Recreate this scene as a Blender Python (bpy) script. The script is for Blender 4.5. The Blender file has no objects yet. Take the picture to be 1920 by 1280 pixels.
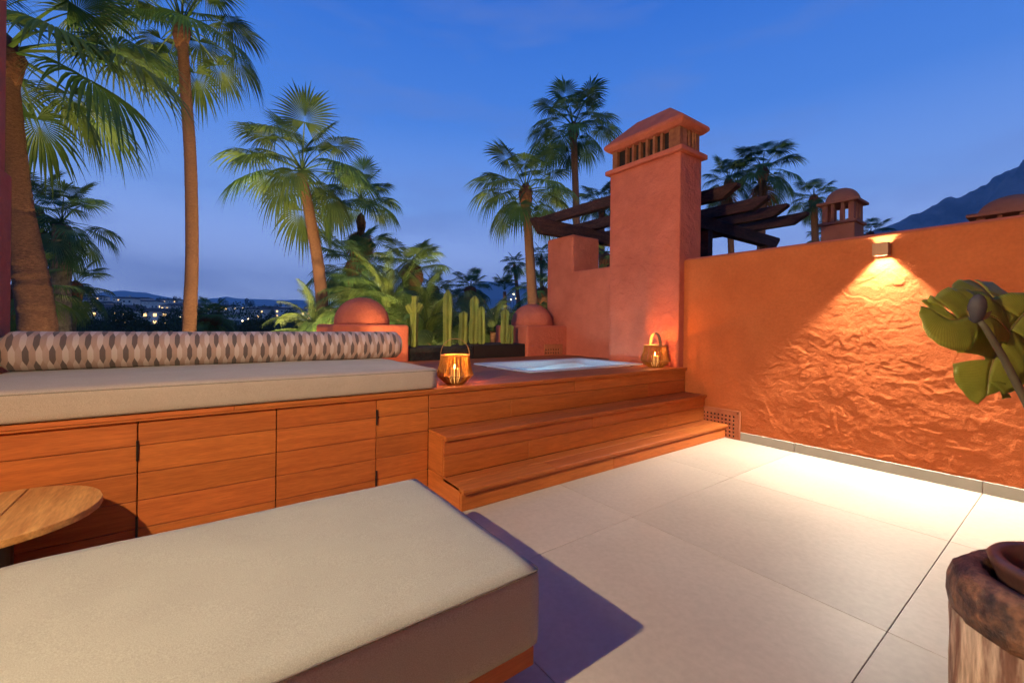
import bpy, math, random
import numpy as np
from mathutils import Vector, Matrix

random.seed(7)
rng = np.random.default_rng(11)
SC = bpy.context.scene
COL = SC.collection
PI = math.pi
R = math.radians

# ------------------------------------------------------------------ camera
F_PX, YAW, HY, EYE, ROLL = 797.64, .6313, 611.45, 1.158, .0105
_c, _s, _cr, _sr = math.cos(YAW), math.sin(YAW), math.cos(ROLL), math.sin(ROLL)
RIGHT = Vector((_c, -_s, 0)); UPV = Vector((0, 0, 1)); FWD = Vector((_s, _c, 0))
CR = _cr * RIGHT + _sr * UPV
CU = -_sr * RIGHT + _cr * UPV
cam_d = bpy.data.cameras.new('camera')
cam = bpy.data.objects.new('camera', cam_d)
COL.objects.link(cam)
M = Matrix((CR, CU, -FWD)).transposed().to_4x4()
M.translation = (0, 0, EYE)
cam.matrix_world = M
cam_d.sensor_width = 36
cam_d.lens = 36 * F_PX / 1920
cam_d.shift_y = (HY - 640) / 1920
cam_d.clip_start = .05
cam_d.clip_end = 40000
cam_d.dof.use_dof = True
cam_d.dof.focus_distance = 7.0
cam_d.dof.aperture_fstop = 5.0
SC.camera = cam


def ray(u, v):
    return FWD + CR * ((u - 960) / F_PX) - CU * ((v - HY) / F_PX)


def at(u, v, w):
    """point seen at photo pixel (u, v), w metres in front of the camera"""
    return Vector((0, 0, EYE)) + w * ray(u, v)


# ------------------------------------------------------------------ sky
world = bpy.data.worlds.new('World')
SC.world = world
world.use_nodes = True
wn = world.node_tree.nodes
wl = world.node_tree.links
wn.clear()
w_out = wn.new('ShaderNodeOutputWorld')
w_bg = wn.new('ShaderNodeBackground')
sky = wn.new('ShaderNodeTexSky')
sky.sky_type = 'NISHITA'
sky.sun_disc = False
sky.sun_elevation = R(2.0)
sky.sun_rotation = R(-150)
sky.air_density = 1.0
sky.dust_density = .3
sky.ozone_density = 3.0
SKY_STRENGTH = .10


def wnode(t, **kw):
    n = wn.new(t)
    for k, v in kw.items():
        setattr(n, k, v)
    return n


tc = wnode('ShaderNodeTexCoord')
sep = wnode('ShaderNodeSeparateXYZ')
wl.new(tc.outputs['Generated'], sep.inputs[0])
ramp = wnode('ShaderNodeValToRGB')          # dusk colour of the air by height above the horizon
wl.new(sep.outputs['Z'], ramp.inputs[0])
SKY_STOPS = [(0, (1.22, 1.52, 2.4)), (.10, (.86, 1.12, 1.95)), (.25, (.32, .58, 1.30)), (.42, (.102, .325, 1.04)), (.62, (.029, .188, .83)), (1, (.025, .125, .50))]
els = ramp.color_ramp.elements
while len(els) > 1:
    els.remove(els[-1])
els[0].position = 0
els[0].color = (*SKY_STOPS[0][1], 1)
for p_, c_ in SKY_STOPS[1:]:
    e_ = els.new(p_)
    e_.color = (*c_, 1)
# thin streaky cloud
mp = wnode('ShaderNodeMapping')
mp.inputs['Scale'].default_value = (1, 1, 4.2)
mp.inputs['Rotation'].default_value = (.12, .1, 0)
wl.new(tc.outputs['Generated'], mp.inputs[0])
cn = wnode('ShaderNodeTexNoise')
cn.inputs['Scale'].default_value = 3.4
cn.inputs['Detail'].default_value = 7
cn.inputs['Roughness'].default_value = .58
wl.new(mp.outputs[0], cn.inputs['Vector'])
cr_ = wnode('ShaderNodeMapRange')
cr_.inputs[1].default_value = .50
cr_.inputs[2].default_value = .80
cr_.inputs[4].default_value = .45
wl.new(cn.outputs[0], cr_.inputs[0])
mixc = wnode('ShaderNodeMix', data_type='RGBA')
wl.new(cr_.outputs[0], mixc.inputs[0])
wl.new(ramp.outputs[0], mixc.inputs[6])
mixc.inputs[7].default_value = (.22, .31, .72, 1)
mul = wnode('ShaderNodeMix', data_type='RGBA', blend_type='MIX')
scl = wnode('ShaderNodeMix', data_type='RGBA', blend_type='MULTIPLY')
scl.inputs[0].default_value = 1
wl.new(sky.outputs[0], scl.inputs[6])
scl.inputs[7].default_value = (SKY_STRENGTH,) * 3 + (1,)
mul.inputs[0].default_value = .88
wl.new(scl.outputs[2], mul.inputs[6])
wl.new(mixc.outputs[2], mul.inputs[7])
wl.new(mul.outputs[2], w_bg.inputs[0])
w_bg.inputs[1].default_value = 1.0
wl.new(w_bg.outputs[0], w_out.inputs[0])

# faint afterglow of the sun that has just gone down
sun_d = bpy.data.lights.new('sun', 'SUN')
sun_d.energy = .05
sun_d.angle = R(25)
sun_d.color = (1, .72, .6)
sun = bpy.data.objects.new('sun', sun_d)
COL.objects.link(sun)
sun.rotation_euler = (R(80), 0, R(-150 + 180))

SC.view_settings.view_transform = 'Standard'
SC.view_settings.look = 'None'
SC.view_settings.exposure = 0
SC.view_settings.gamma = 1
SC.view_settings.use_curve_mapping = False
SC.render.engine = 'CYCLES'
try:
    SC.cycles.use_denoising = True
    SC.cycles.denoiser = 'OPENIMAGEDENOISE'
except Exception:
    pass
SC.cycles.max_bounces = 8
SC.cycles.diffuse_bounces = 5
SC.cycles.transparent_max_bounces = 24
SC.cycles.sample_clamp_indirect = 3.0
SC.cycles.caustics_reflective = False
SC.cycles.caustics_refractive = False


# ------------------------------------------------------------------ helpers
class MB:
    """collects shapes and links them as one mesh object"""

    def __init__(self):
        self.v = []
        self.f = []

    def add(self, vs, fs):
        n = len(self.v)
        self.v += [tuple(p) for p in vs]
        self.f += [tuple(i + n for i in q) for q in fs]
        return self

    def box(self, x0, x1, y0, y1, z0, z1):
        return self.add([(x0, y0, z0), (x1, y0, z0), (x1, y1, z0), (x0, y1, z0), (x0, y0, z1), (x1, y0, z1), (x1, y1, z1), (x0, y1, z1)],
                        [(3, 2, 1, 0), (4, 5, 6, 7), (0, 1, 5, 4), (1, 2, 6, 5), (2, 3, 7, 6), (3, 0, 4, 7)])

    def prism(self, poly, axis, a0, a1):
        """poly: 2-D outline, extruded along axis (0 x, 1 y, 2 z)"""
        def put(p, a):
            q = list(p)
            q.insert(axis, a)
            return tuple(q)
        n = len(poly)
        vs = [put(p, a0) for p in poly] + [put(p, a1) for p in poly]
        fs = [tuple(range(n))[::-1], tuple(range(n, 2 * n))] + [(i, (i + 1) % n, n + (i + 1) % n, n + i) for i in range(n)]
        return self.add(vs, fs)

    def tube(self, pts, rad, n=8, cap=True, squash=None):
        pts = [Vector(p) for p in pts]
        if not hasattr(rad, '__len__'):
            rad = [rad] * len(pts)
        rings = []
        prev = None
        for i, p in enumerate(pts):
            t = (pts[min(i + 1, len(pts) - 1)] - pts[max(i - 1, 0)]).normalized()
            if prev is None:
                a = Vector((0, 0, 1)) if abs(t.z) < .9 else Vector((1, 0, 0))
                u = t.cross(a).normalized()
            else:
                u = (prev - t * prev.dot(t)).normalized()
            prev = u
            w = t.cross(u)
            k = squash or 1
            rings.append([p + (u * math.cos(2 * PI * j / n) + w * (k * math.sin(2 * PI * j / n))) * rad[i] for j in range(n)])
        vs = [q for r_ in rings for q in r_]
        fs = []
        for i in range(len(rings) - 1):
            for j in range(n):
                a, b = i * n + j, i * n + (j + 1) % n
                fs.append((a, b, b + n, a + n))
        if cap:
            fs.append(tuple(range(n))[::-1])
            fs.append(tuple(range((len(rings) - 1) * n, len(rings) * n)))
        return self.add(vs, fs)

    def lathe(self, prof, n=32, c=(0, 0, 0), jitter=None):
        vs = []
        for (r, z) in prof:
            for j in range(n):
                a = 2 * PI * j / n
                k = 1 if jitter is None else jitter(a, z)
                vs.append((c[0] + r * k * math.cos(a), c[1] + r * k * math.sin(a), c[2] + z))
        fs = []
        for i in range(len(prof) - 1):
            for j in range(n):
                a, b = i * n + j, i * n + (j + 1) % n
                fs.append((a, b, b + n, a + n))
        if prof[0][0] > 1e-6:
            fs.append(tuple(range(n))[::-1])
        if prof[-1][0] > 1e-6:
            fs.append(tuple(range((len(prof) - 1) * n, len(prof) * n)))
        return self.add(vs, fs)

    def mesh(self, name, m=None, smooth=False):
        me = bpy.data.meshes.new(name)
        me.from_pydata(self.v, [], self.f)
        if m:
            me.materials.append(MT[m] if isinstance(m, str) else m)
        if smooth:
            me.polygons.foreach_set('use_smooth', [True] * len(me.polygons))
        me.update()
        return me

    def build(self, name, m, parent=None, smooth=False, bevel=0, seg=2):
        return link(name, self.mesh(name, m, smooth), parent, bevel, seg)


def link(name, me, parent=None, bevel=0, seg=2, auto=None):
    o = bpy.data.objects.new(name, me)
    COL.objects.link(o)
    if parent is not None:
        o.parent = parent
        o.matrix_parent_inverse = Matrix.Translation(-world_loc(parent))
    if bevel:
        b = o.modifiers.new('bevel', 'BEVEL')
        b.width = bevel
        b.segments = seg
        b.limit_method = 'ANGLE'
        b.angle_limit = R(35)
    return o


def world_loc(o):
    v = Vector(o.location)
    return v


def tag(o, label=None, cat=None, group=None, kind=None):
    for k, v in (('label', label), ('category', cat), ('group', group), ('kind', kind)):
        if v:
            o[k] = v
    return o


def thing(name, loc, label, cat, group=None):
    o = bpy.data.objects.new(name, None)
    COL.objects.link(o)
    o.empty_display_size = .1
    o.location = loc
    return tag(o, label, cat, group)


def child(name, me, parent, loc=(0, 0, 0), rz=0, sc=1, rot=None):
    """a part placed in its parent's own frame"""
    o = bpy.data.objects.new(name, me)
    COL.objects.link(o)
    o.parent = parent
    o.location = loc
    o.rotation_euler = rot or (0, 0, rz)
    o.scale = (sc, sc, sc) if not hasattr(sc, '__len__') else sc
    return o


# ------------------------------------------------------------------ materials
MT = {}


def newmat(name):
    m = bpy.data.materials.new(name)
    m.use_nodes = True
    nt = m.node_tree
    b = nt.nodes['Principled BSDF']
    MT[name] = m
    return m, nt, b


def N(nt, t, **kw):
    n = nt.nodes.new(t)
    for k, v in kw.items():
        setattr(n, k, v)
    return n


def surf(name, c1, c2, scale=3.0, rough=.7, bump=0, bscale=None, bdist=.01, stretch=None, detail=6, spec=.3, rand=0, mid=(.35, .65), metal=0, sheen=0, trans=0, fine=None, hue=0):
    """two-tone noise surface with optional bump, grain stretch and per-object variation"""
    m, nt, b = newmat(name)
    L = nt.links.new
    co = N(nt, 'ShaderNodeTexCoord')
    vec = co.outputs['Object']
    oi = None
    if rand or stretch:
        oi = N(nt, 'ShaderNodeObjectInfo')
        sc_ = N(nt, 'ShaderNodeMath', operation='MULTIPLY')
        L(oi.outputs['Random'], sc_.inputs[0])
        sc_.inputs[1].default_value = 37
        ad = N(nt, 'ShaderNodeVectorMath', operation='ADD')
        L(vec, ad.inputs[0])
        L(sc_.outputs[0], ad.inputs[1])
        vec = ad.outputs[0]
    if stretch:
        mp_ = N(nt, 'ShaderNodeMapping')
        mp_.inputs['Scale'].default_value = stretch
        L(vec, mp_.inputs[0])
        vec = mp_.outputs[0]
    no = N(nt, 'ShaderNodeTexNoise')
    no.inputs['Scale'].default_value = scale
    no.inputs['Detail'].default_value = detail
    no.inputs['Roughness'].default_value = .6
    L(vec, no.inputs['Vector'])
    mr = N(nt, 'ShaderNodeMapRange')
    mr.inputs[1].default_value, mr.inputs[2].default_value = mid
    L(no.outputs[0], mr.inputs[0])
    mx = N(nt, 'ShaderNodeMix', data_type='RGBA')
    L(mr.outputs[0], mx.inputs[0])
    mx.inputs[6].default_value = (*c1, 1)
    mx.inputs[7].default_value = (*c2, 1)
    col = mx.outputs[2]
    if fine:
        n2 = N(nt, 'ShaderNodeTexNoise')
        n2.inputs['Scale'].default_value = fine[0]
        n2.inputs['Detail'].default_value = 3
        L(vec, n2.inputs['Vector'])
        hs = N(nt, 'ShaderNodeMapRange')
        hs.inputs[1].default_value, hs.inputs[2].default_value = .3, .7
        hs.inputs[3].default_value, hs.inputs[4].default_value = 1 - fine[1], 1 + fine[1]
        L(n2.outputs[0], hs.inputs[0])
        vm = N(nt, 'ShaderNodeVectorMath', operation='SCALE')
        L(col, vm.inputs[0])
        L(hs.outputs[0], vm.inputs[3])
        col = vm.outputs[0]
    if rand:
        hv = N(nt, 'ShaderNodeHueSaturation')
        a = N(nt, 'ShaderNodeMapRange')
        a.inputs[3].default_value, a.inputs[4].default_value = 1 - rand, 1 + rand
        L(oi.outputs['Random'], a.inputs[0])
        L(a.outputs[0], hv.inputs['Value'])
        if hue:
            a2 = N(nt, 'ShaderNodeMath', operation='MULTIPLY_ADD')
            fr = N(nt, 'ShaderNodeMath', operation='FRACT')
            m7 = N(nt, 'ShaderNodeMath', operation='MULTIPLY')
            L(oi.outputs['Random'], m7.inputs[0])
            m7.inputs[1].default_value = 7.31
            L(m7.outputs[0], fr.inputs[0])
            L(fr.outputs[0], a2.inputs[0])
            a2.inputs[1].default_value = 2 * hue
            a2.inputs[2].default_value = .5 - hue
            L(a2.outputs[0], hv.inputs['Hue'])
        L(col, hv.inputs['Color'])
        col = hv.outputs[0]
    L(col, b.inputs['Base Color'])
    b.inputs['Roughness'].default_value = rough
    b.inputs['Specular IOR Level'].default_value = spec
    b.inputs['Metallic'].default_value = metal
    if sheen:
        b.inputs['Sheen Weight'].default_value = sheen
    if bump:
        nb = N(nt, 'ShaderNodeTexNoise')
        nb.inputs['Scale'].default_value = bscale or scale * 4
        nb.inputs['Detail'].default_value = 8
        nb.inputs['Roughness'].default_value = .62
        L(vec, nb.inputs['Vector'])
        bp = N(nt, 'ShaderNodeBump')
        bp.inputs['Strength'].default_value = bump
        bp.inputs['Distance'].default_value = bdist
        L(nb.outputs[0], bp.inputs['Height'])
        L(bp.outputs[0], b.inputs['Normal'])
    if trans:
        tr = N(nt, 'ShaderNodeBsdfTranslucent')
        L(col, tr.inputs[0])
        ms = N(nt, 'ShaderNodeMixShader')
        ms.inputs[0].default_value = trans
        L(b.outputs[0], ms.inputs[1])
        L(tr.outputs[0], ms.inputs[2])
        L(ms.outputs[0], nt.nodes['Material Output'].inputs[0])
    return m


def emit(name, col, strength):
    m, nt, b = newmat(name)
    b.inputs['Base Color'].default_value = (*[min(1, x) for x in col], 1)
    b.inputs['Emission Color'].default_value = (*col, 1)
    b.inputs['Emission Strength'].default_value = strength
    return m


surf('plaster', (.68, .165, .092), (.56, .128, .07), 2.6, .88, bump=.9, bscale=6, bdist=.045, spec=.12, fine=(60, .05))
surf('plaster_rough', (.58, .145, .044), (.50, .118, .034), 2.0, .9, bump=.75, bscale=90, bdist=.006, spec=.12, fine=(45, .06))
surf('plaster_far', (.46, .14, .075), (.38, .11, .06), 2.5, .9, bump=.4, bscale=10, bdist=.02, spec=.1)
surf('terracotta', (.52, .17, .075), (.44, .13, .06), 6, .85, bump=.2, bscale=40, bdist=.003, spec=.15)
surf('brick', (.45, .16, .07), (.30, .10, .05), 14, .9, bump=.4, bscale=60, bdist=.004, spec=.1, rand=.2)
surf('soot_and_shade', (.025, .02, .018), (.05, .03, .025), 6, .95, spec=.05)  # sooty flue black, also painted as shade behind the vent holes
surf('deck_wood', (.49, .128, .028), (.375, .092, .02), 5, .50, bump=.12, bscale=14, bdist=.003, stretch=(.7, 9, 9), spec=.3, rand=.13, fine=(26, .14), hue=.003)
surf('deck_wood_y', (.49, .128, .028), (.375, .092, .02), 5, .50, bump=.12, bscale=14, bdist=.003, stretch=(9, .7, 9), spec=.3, rand=.13, fine=(24, .10))
surf('dark_wood', (.075, .032, .024), (.035, .018, .018), 5, .85, bump=.8, bscale=16, bdist=.01, stretch=(5, .8, 5), spec=.15, rand=.2, fine=(30, .45))
surf('dark_wood_x', (.075, .032, .024), (.035, .018, .018), 5, .85, bump=.8, bscale=16, bdist=.01, stretch=(.8, 5, 5), spec=.15, rand=.2, fine=(30, .45))
surf('table_wood', (.56, .27, .085), (.38, .155, .045), 3.2, .5, bump=.15, bscale=10, bdist=.003, stretch=(9, 1.1, 9), spec=.3, rand=.1, fine=(14, .18))
surf('tile', (.50, .40, .315), (.445, .355, .278), 1.3, .46, spec=.28, rand=.09, fine=(38, .05))
surf('grout', (.16, .12, .09), (.13, .10, .075), 20, .9)
surf('skirting', (.50, .44, .35), (.45, .40, .31), 4, .5, spec=.3, rand=.03)
surf('fabric', (.40, .36, .295), (.375, .335, .275), 5, .95, bump=.5, bscale=420, bdist=.002, spec=.1, sheen=.15, fine=(420, .24))
surf('fabric_warm_lit', (.42, .325, .27), (.39, .30, .25), 5, .95, bump=.5, bscale=420, bdist=.002, spec=.1, sheen=.15, fine=(420, .24))  # same fabric, with the bench's warm light put into the colour
surf('fabric_seam', (.21, .175, .145), (.18, .15, .13), 40, .95, spec=.1)
surf('metal_black', (.02, .018, .016), (.035, .03, .028), 8, .42, spec=.5, metal=.6)
surf('lamp_metal', (.44, .21, .10), (.38, .17, .085), 8, .5, spec=.4, metal=.3)
surf('wicker', (.66, .30, .06), (.52, .22, .045), 60, .6, spec=.2, trans=.6)
surf('leather', (.42, .20, .08), (.34, .15, .06), 12, .55, spec=.3)
surf('acrylic', (.58, .57, .60), (.45, .44, .48), 160, .28, spec=.5, detail=2, mid=(.46, .54))
surf('rock_planter', (.045, .038, .032), (.015, .012, .012), 9, .8, bump=1, bscale=11, bdist=.06, spec=.3)
surf('planter_black', (.012, .011, .011), (.02, .018, .018), 4, .5, spec=.4)
surf('soil', (.06, .04, .025), (.03, .02, .014), 30, .95, bump=.6, bscale=60)
surf('cactus', (.27, .27, .05), (.16, .19, .035), 6, .6, bump=.2, bscale=40, bdist=.004, spec=.3, rand=.1)
surf('cactus_rib', (.35, .33, .09), (.25, .25, .06), 40, .7)
surf('bark_palm', (.25, .115, .065), (.14, .065, .042), 9, .92, bump=.9, bscale=22, bdist=.02, spec=.1, stretch=(2.5, 2.5, 9), fine=(30, .3))
surf('bark_shag', (.15, .12, .095), (.07, .055, .045), 12, .95, bump=1, bscale=26, bdist=.03, spec=.1)
surf('fibre', (.20, .085, .045), (.09, .04, .025), 14, .95, bump=1, bscale=30, bdist=.03, spec=.1)
surf('palm_leaf', (.105, .16, .03), (.06, .115, .026), 3, .55, spec=.35, trans=.34, rand=.28, hue=.02)
surf('palm_leaf_blue', (.07, .135, .045), (.045, .10, .036), 3, .55, spec=.3, trans=.3, rand=.25, hue=.015)
surf('dead_leaf', (.27, .125, .055), (.15, .07, .035), 5, .9, spec=.1, trans=.25, rand=.3)
surf('feather_leaf', (.10, .14, .03), (.05, .09, .022), 3, .55, spec=.35, trans=.32, rand=.3, hue=.02)
surf('tree_leaf', (.038, .06, .022), (.022, .04, .016), 2, .8, spec=.15, trans=.2, rand=.35, hue=.02)
surf('bush_leaf', (.055, .085, .026), (.03, .052, .018), 2, .75, spec=.2, trans=.25, rand=.3)
surf('tree_bark', (.09, .065, .045), (.06, .045, .035), 6, .9)
surf('ground', (.045, .06, .025), (.06, .055, .035), .05, .95, fine=(.6, .3))
surf('hill_far', (.14, .155, .13), (.20, .19, .165), .0016, .95, detail=9)
surf('hill_rock', (.24, .185, .17), (.085, .075, .07), .0060, .95, bump=1, bscale=.02, bdist=60, detail=10, mid=(.42, .6))
surf('far_wall', (.78, .70, .58), (.66, .58, .50), .2, .9, rand=.14)
surf('far_roof', (.14, .08, .065), (.10, .065, .055), .5, .9, rand=.2)
surf('far_glass', (.04, .05, .07), (.06, .07, .09), .5, .2)
emit('lit_window', (1, .62, .24), 2.6)
emit('street_glow', (1, .72, .38), 16)
emit('street_glow_cool', (.75, 1, .85), 14)
def paddle_leaf():
    """glossy leaf with close parallel veins running out from the midrib"""
    m = surf('strelitzia', (.46, .43, .065), (.30, .33, .045), 9, .34, spec=.5, trans=.5)
    nt = m.node_tree
    L = nt.links.new
    co = N(nt, 'ShaderNodeTexCoord')
    b = nt.nodes['Principled BSDF']
    tr = next(n for n in nt.nodes if n.type == 'BSDF_TRANSLUCENT')
    src = b.inputs['Base Color'].links[0].from_socket
    wv = N(nt, 'ShaderNodeTexWave', wave_type='BANDS', bands_direction='X')
    wv.inputs['Scale'].default_value = 30
    wv.inputs['Distortion'].default_value = 1.5
    wv.inputs['Detail'].default_value = 3
    wv.inputs['Detail Scale'].default_value = 2
    L(co.outputs['UV'], wv.inputs['Vector'])
    mr = N(nt, 'ShaderNodeMapRange')
    mr.inputs[3].default_value, mr.inputs[4].default_value = .84, 1.10
    L(wv.outputs['Fac'], mr.inputs[0])
    vm = N(nt, 'ShaderNodeVectorMath', operation='SCALE')
    L(src, vm.inputs[0])
    L(mr.outputs[0], vm.inputs[3])
    L(vm.outputs[0], b.inputs['Base Color'])
    L(vm.outputs[0], tr.inputs[0])
    bp = N(nt, 'ShaderNodeBump')
    bp.inputs['Strength'].default_value = .15
    bp.inputs['Distance'].default_value = .004
    L(wv.outputs['Fac'], bp.inputs['Height'])
    L(bp.outputs[0], b.inputs['Normal'])


paddle_leaf()
surf('strelitzia_edge', (.34, .23, .05), (.25, .17, .04), 8, .5, trans=.3)
surf('bud', (.07, .055, .055), (.04, .035, .045), 14, .7)
surf('stalk', (.10, .085, .05), (.075, .06, .04), 12, .55)
surf('stump_side', (.56, .38, .27), (.20, .095, .065), 5, .8, bump=.8, bscale=8, bdist=.015, stretch=(5, 5, .7), spec=.2, fine=(22, .3), mid=(.40, .60))
surf('stump_top', (.20, .085, .045), (.035, .018, .018), 16, .38, bump=1, bscale=26, bdist=.02, spec=.6, fine=(60, .5), mid=(.42, .6))
surf('pot_glaze', (.12, .05, .04), (.06, .028, .025), 12, .35, spec=.5, bump=.3, bscale=30, bdist=.004)
emit('wax', (1, .50, .13), .9)  # emission put into the wax for its glow when lit
emit('flame', (1, .55, .16), 30)
emit('bulb', (1, .78, .5), 12)
emit('tub_lens', (.55, .85, 1), 6)


def water_mat():
    m, nt, b = newmat('water')
    L = nt.links.new
    nt.nodes.remove(b)
    tr = N(nt, 'ShaderNodeBsdfTransparent')
    tr.inputs[0].default_value = (.72, .90, .98, 1)
    gl = N(nt, 'ShaderNodeBsdfGlossy')
    gl.inputs['Roughness'].default_value = .03
    fr = N(nt, 'ShaderNodeFresnel')
    fr.inputs[0].default_value = 1.33
    nz = N(nt, 'ShaderNodeTexNoise')
    nz.inputs['Scale'].default_value = 7
    co = N(nt, 'ShaderNodeTexCoord')
    L(co.outputs['Object'], nz.inputs['Vector'])
    bp = N(nt, 'ShaderNodeBump')
    bp.inputs['Strength'].default_value = .25
    bp.inputs['Distance'].default_value = .02
    L(nz.outputs[0], bp.inputs['Height'])
    L(bp.outputs[0], gl.inputs['Normal'])
    L(bp.outputs[0], fr.inputs['Normal'])
    ms = N(nt, 'ShaderNodeMixShader')
    L(fr.outputs[0], ms.inputs[0])
    L(tr.outputs[0], ms.inputs[1])
    L(gl.outputs[0], ms.inputs[2])
    L(ms.outputs[0], nt.nodes['Material Output'].inputs[0])


water_mat()


def bolster_mat():
    """woven cover: columns of long hexagons in dark grey, pale and mid taupe"""
    m, nt, b = newmat('bolster_weave')
    L = nt.links.new
    co = N(nt, 'ShaderNodeTexCoord')
    sp = N(nt, 'ShaderNodeSeparateXYZ')
    L(co.outputs['UV'], sp.inputs[0])

    def mth(op, a, b_=None, c_=None):
        n = N(nt, 'ShaderNodeMath', operation=op)
        for i, x in enumerate((a, b_, c_)):
            if x is None:
                continue
            if isinstance(x, (int, float)):
                n.inputs[i].default_value = x
            else:
                L(x, n.inputs[i])
        return n.outputs[0]
    # staggered rows of tall six-sided patches: u counts patches along the roll, v rows round it
    u = mth('MULTIPLY', sp.outputs[0], 88.0)
    v = mth('ADD', mth('MULTIPLY', sp.outputs[1], 8.0), .25)
    S = .42
    r0 = mth('FLOOR', v)
    fv = mth('SUBTRACT', v, r0)
    p0 = mth('MODULO', r0, 2.0)
    a0 = mth('SUBTRACT', u, mth('MULTIPLY', p0, .5))
    da = mth('ABSOLUTE', mth('SUBTRACT', a0, mth('FLOOR', mth('ADD', a0, .5))))
    up = mth('GREATER_THAN', fv, mth('SUBTRACT', .5 + S / 2, mth('MULTIPLY', da, 2 * S)))
    row = mth('ADD', r0, up)
    p1 = mth('MODULO', row, 2.0)
    cell = mth('FLOOR', mth('ADD', mth('SUBTRACT', u, mth('MULTIPLY', p1, .5)), .5))
    k = mth('MODULO', mth('ADD', mth('SUBTRACT', cell, p1), 400), 4.0)
    dark = mth('COMPARE', k, 0.0, .1)
    pale = mth('ADD', mth('COMPARE', k, 2.0, .1), mth('MULTIPLY', mth('COMPARE', k, 3.0, .1), .25))
    m1 = N(nt, 'ShaderNodeMix', data_type='RGBA')
    m1.inputs[6].default_value = (.44, .285, .235, 1)
    m1.inputs[7].default_value = (.60, .46, .42, 1)
    L(pale, m1.inputs[0])
    m2 = N(nt, 'ShaderNodeMix', data_type='RGBA')
    L(m1.outputs[2], m2.inputs[6])
    m2.inputs[7].default_value = (.15, .11, .105, 1)
    L(dark, m2.inputs[0])
    # fine ribs of the weave
    wv = N(nt, 'ShaderNodeTexWave', wave_type='BANDS', bands_direction='Y')
    wv.inputs['Scale'].default_value = 40
    wv.inputs['Distortion'].default_value = .6
    L(co.outputs['UV'], wv.inputs['Vector'])
    mr = N(nt, 'ShaderNodeMapRange')
    mr.inputs[3].default_value, mr.inputs[4].default_value = .8, 1.1
    L(wv.outputs['Fac'], mr.inputs[0])
    vm = N(nt, 'ShaderNodeVectorMath', operation='SCALE')
    L(m2.outputs[2], vm.inputs[0])
    L(mr.outputs[0], vm.inputs[3])
    L(vm.outputs[0], b.inputs['Base Color'])
    b.inputs['Roughness'].default_value = .95
    b.inputs['Specular IOR Level'].default_value = .1
    b.inputs['Sheen Weight'].default_value = .15


bolster_mat()

# ------------------------------------------------------------------ main sizes (metres, camera stands at the origin)
XW = 4.54            # face of the right-hand wall
XLW = -.95           # face of the left-hand wall
XL = 1.314           # left end of the steps
Y1, Y2, Y3 = 2.31, 2.551, 2.788
Z1, Z2, ZD = .145, .423, .706
ZT = 1.947           # top of the right-hand wall
NOSE = .03
XR_ = XW - .016
YB = 5.06            # back of the deck

# ------------------------------------------------------------------ terrain
def ground_z(x, y):
    r = math.hypot(x, y)
    z = -5.0
    if r > 100:
        z += 32 * min(1, (r - 100) / 700) ** 1.6
    z += .8 * math.sin(x * .013 + 1) * math.sin(y * .017) * min(1, r / 300)
    return z


def make_ground():
    rs = [0, 5, 12, 25, 45, 70] + list(range(100, 900, 25)) + [900, 1000, 1200, 1600, 2200, 3500, 6000, 10000]
    na = 180
    vs, fs = [], []
    for r in rs:
        for j in range(na):
            a = 2 * PI * j / na
            x, y = r * math.cos(a), r * math.sin(a)
            vs.append((x, y, ground_z(x, y) if r < 1500 else 26 - min(1, (r - 1500) / 2000) * 20))
    for i in range(len(rs) - 1):
        for j in range(na):
            a, b = i * na + j, i * na + (j + 1) % na
            fs.append((a, a + na, b + na, b))
    o = MB().add(vs, fs).build('ground', 'ground', smooth=True)
    tag(o, kind='structure')


make_ground()


def fbm(x, y, seed, octs=6):
    """cheap vectorised value noise"""
    out = np.zeros_like(x)
    amp, fr = 1.0, 1.0
    r_ = np.random.default_rng(seed)
    tab = r_.random((64, 64))
    for _ in range(octs):
        X, Y = x * fr, y * fr
        xi, yi = np.floor(X).astype(int), np.floor(Y).astype(int)
        fx, fy = X - xi, Y - yi
        fx, fy = fx * fx * (3 - 2 * fx), fy * fy * (3 - 2 * fy)
        g = lambda a, b: tab[a % 64, b % 64]
        v = (g(xi, yi) * (1 - fx) + g(xi + 1, yi) * fx) * (1 - fy) + (g(xi, yi + 1) * (1 - fx) + g(xi + 1, yi + 1) * fx) * fy
        out += amp * (v - .5)
        amp *= .5
        fr *= 2.03
    return out


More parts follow.
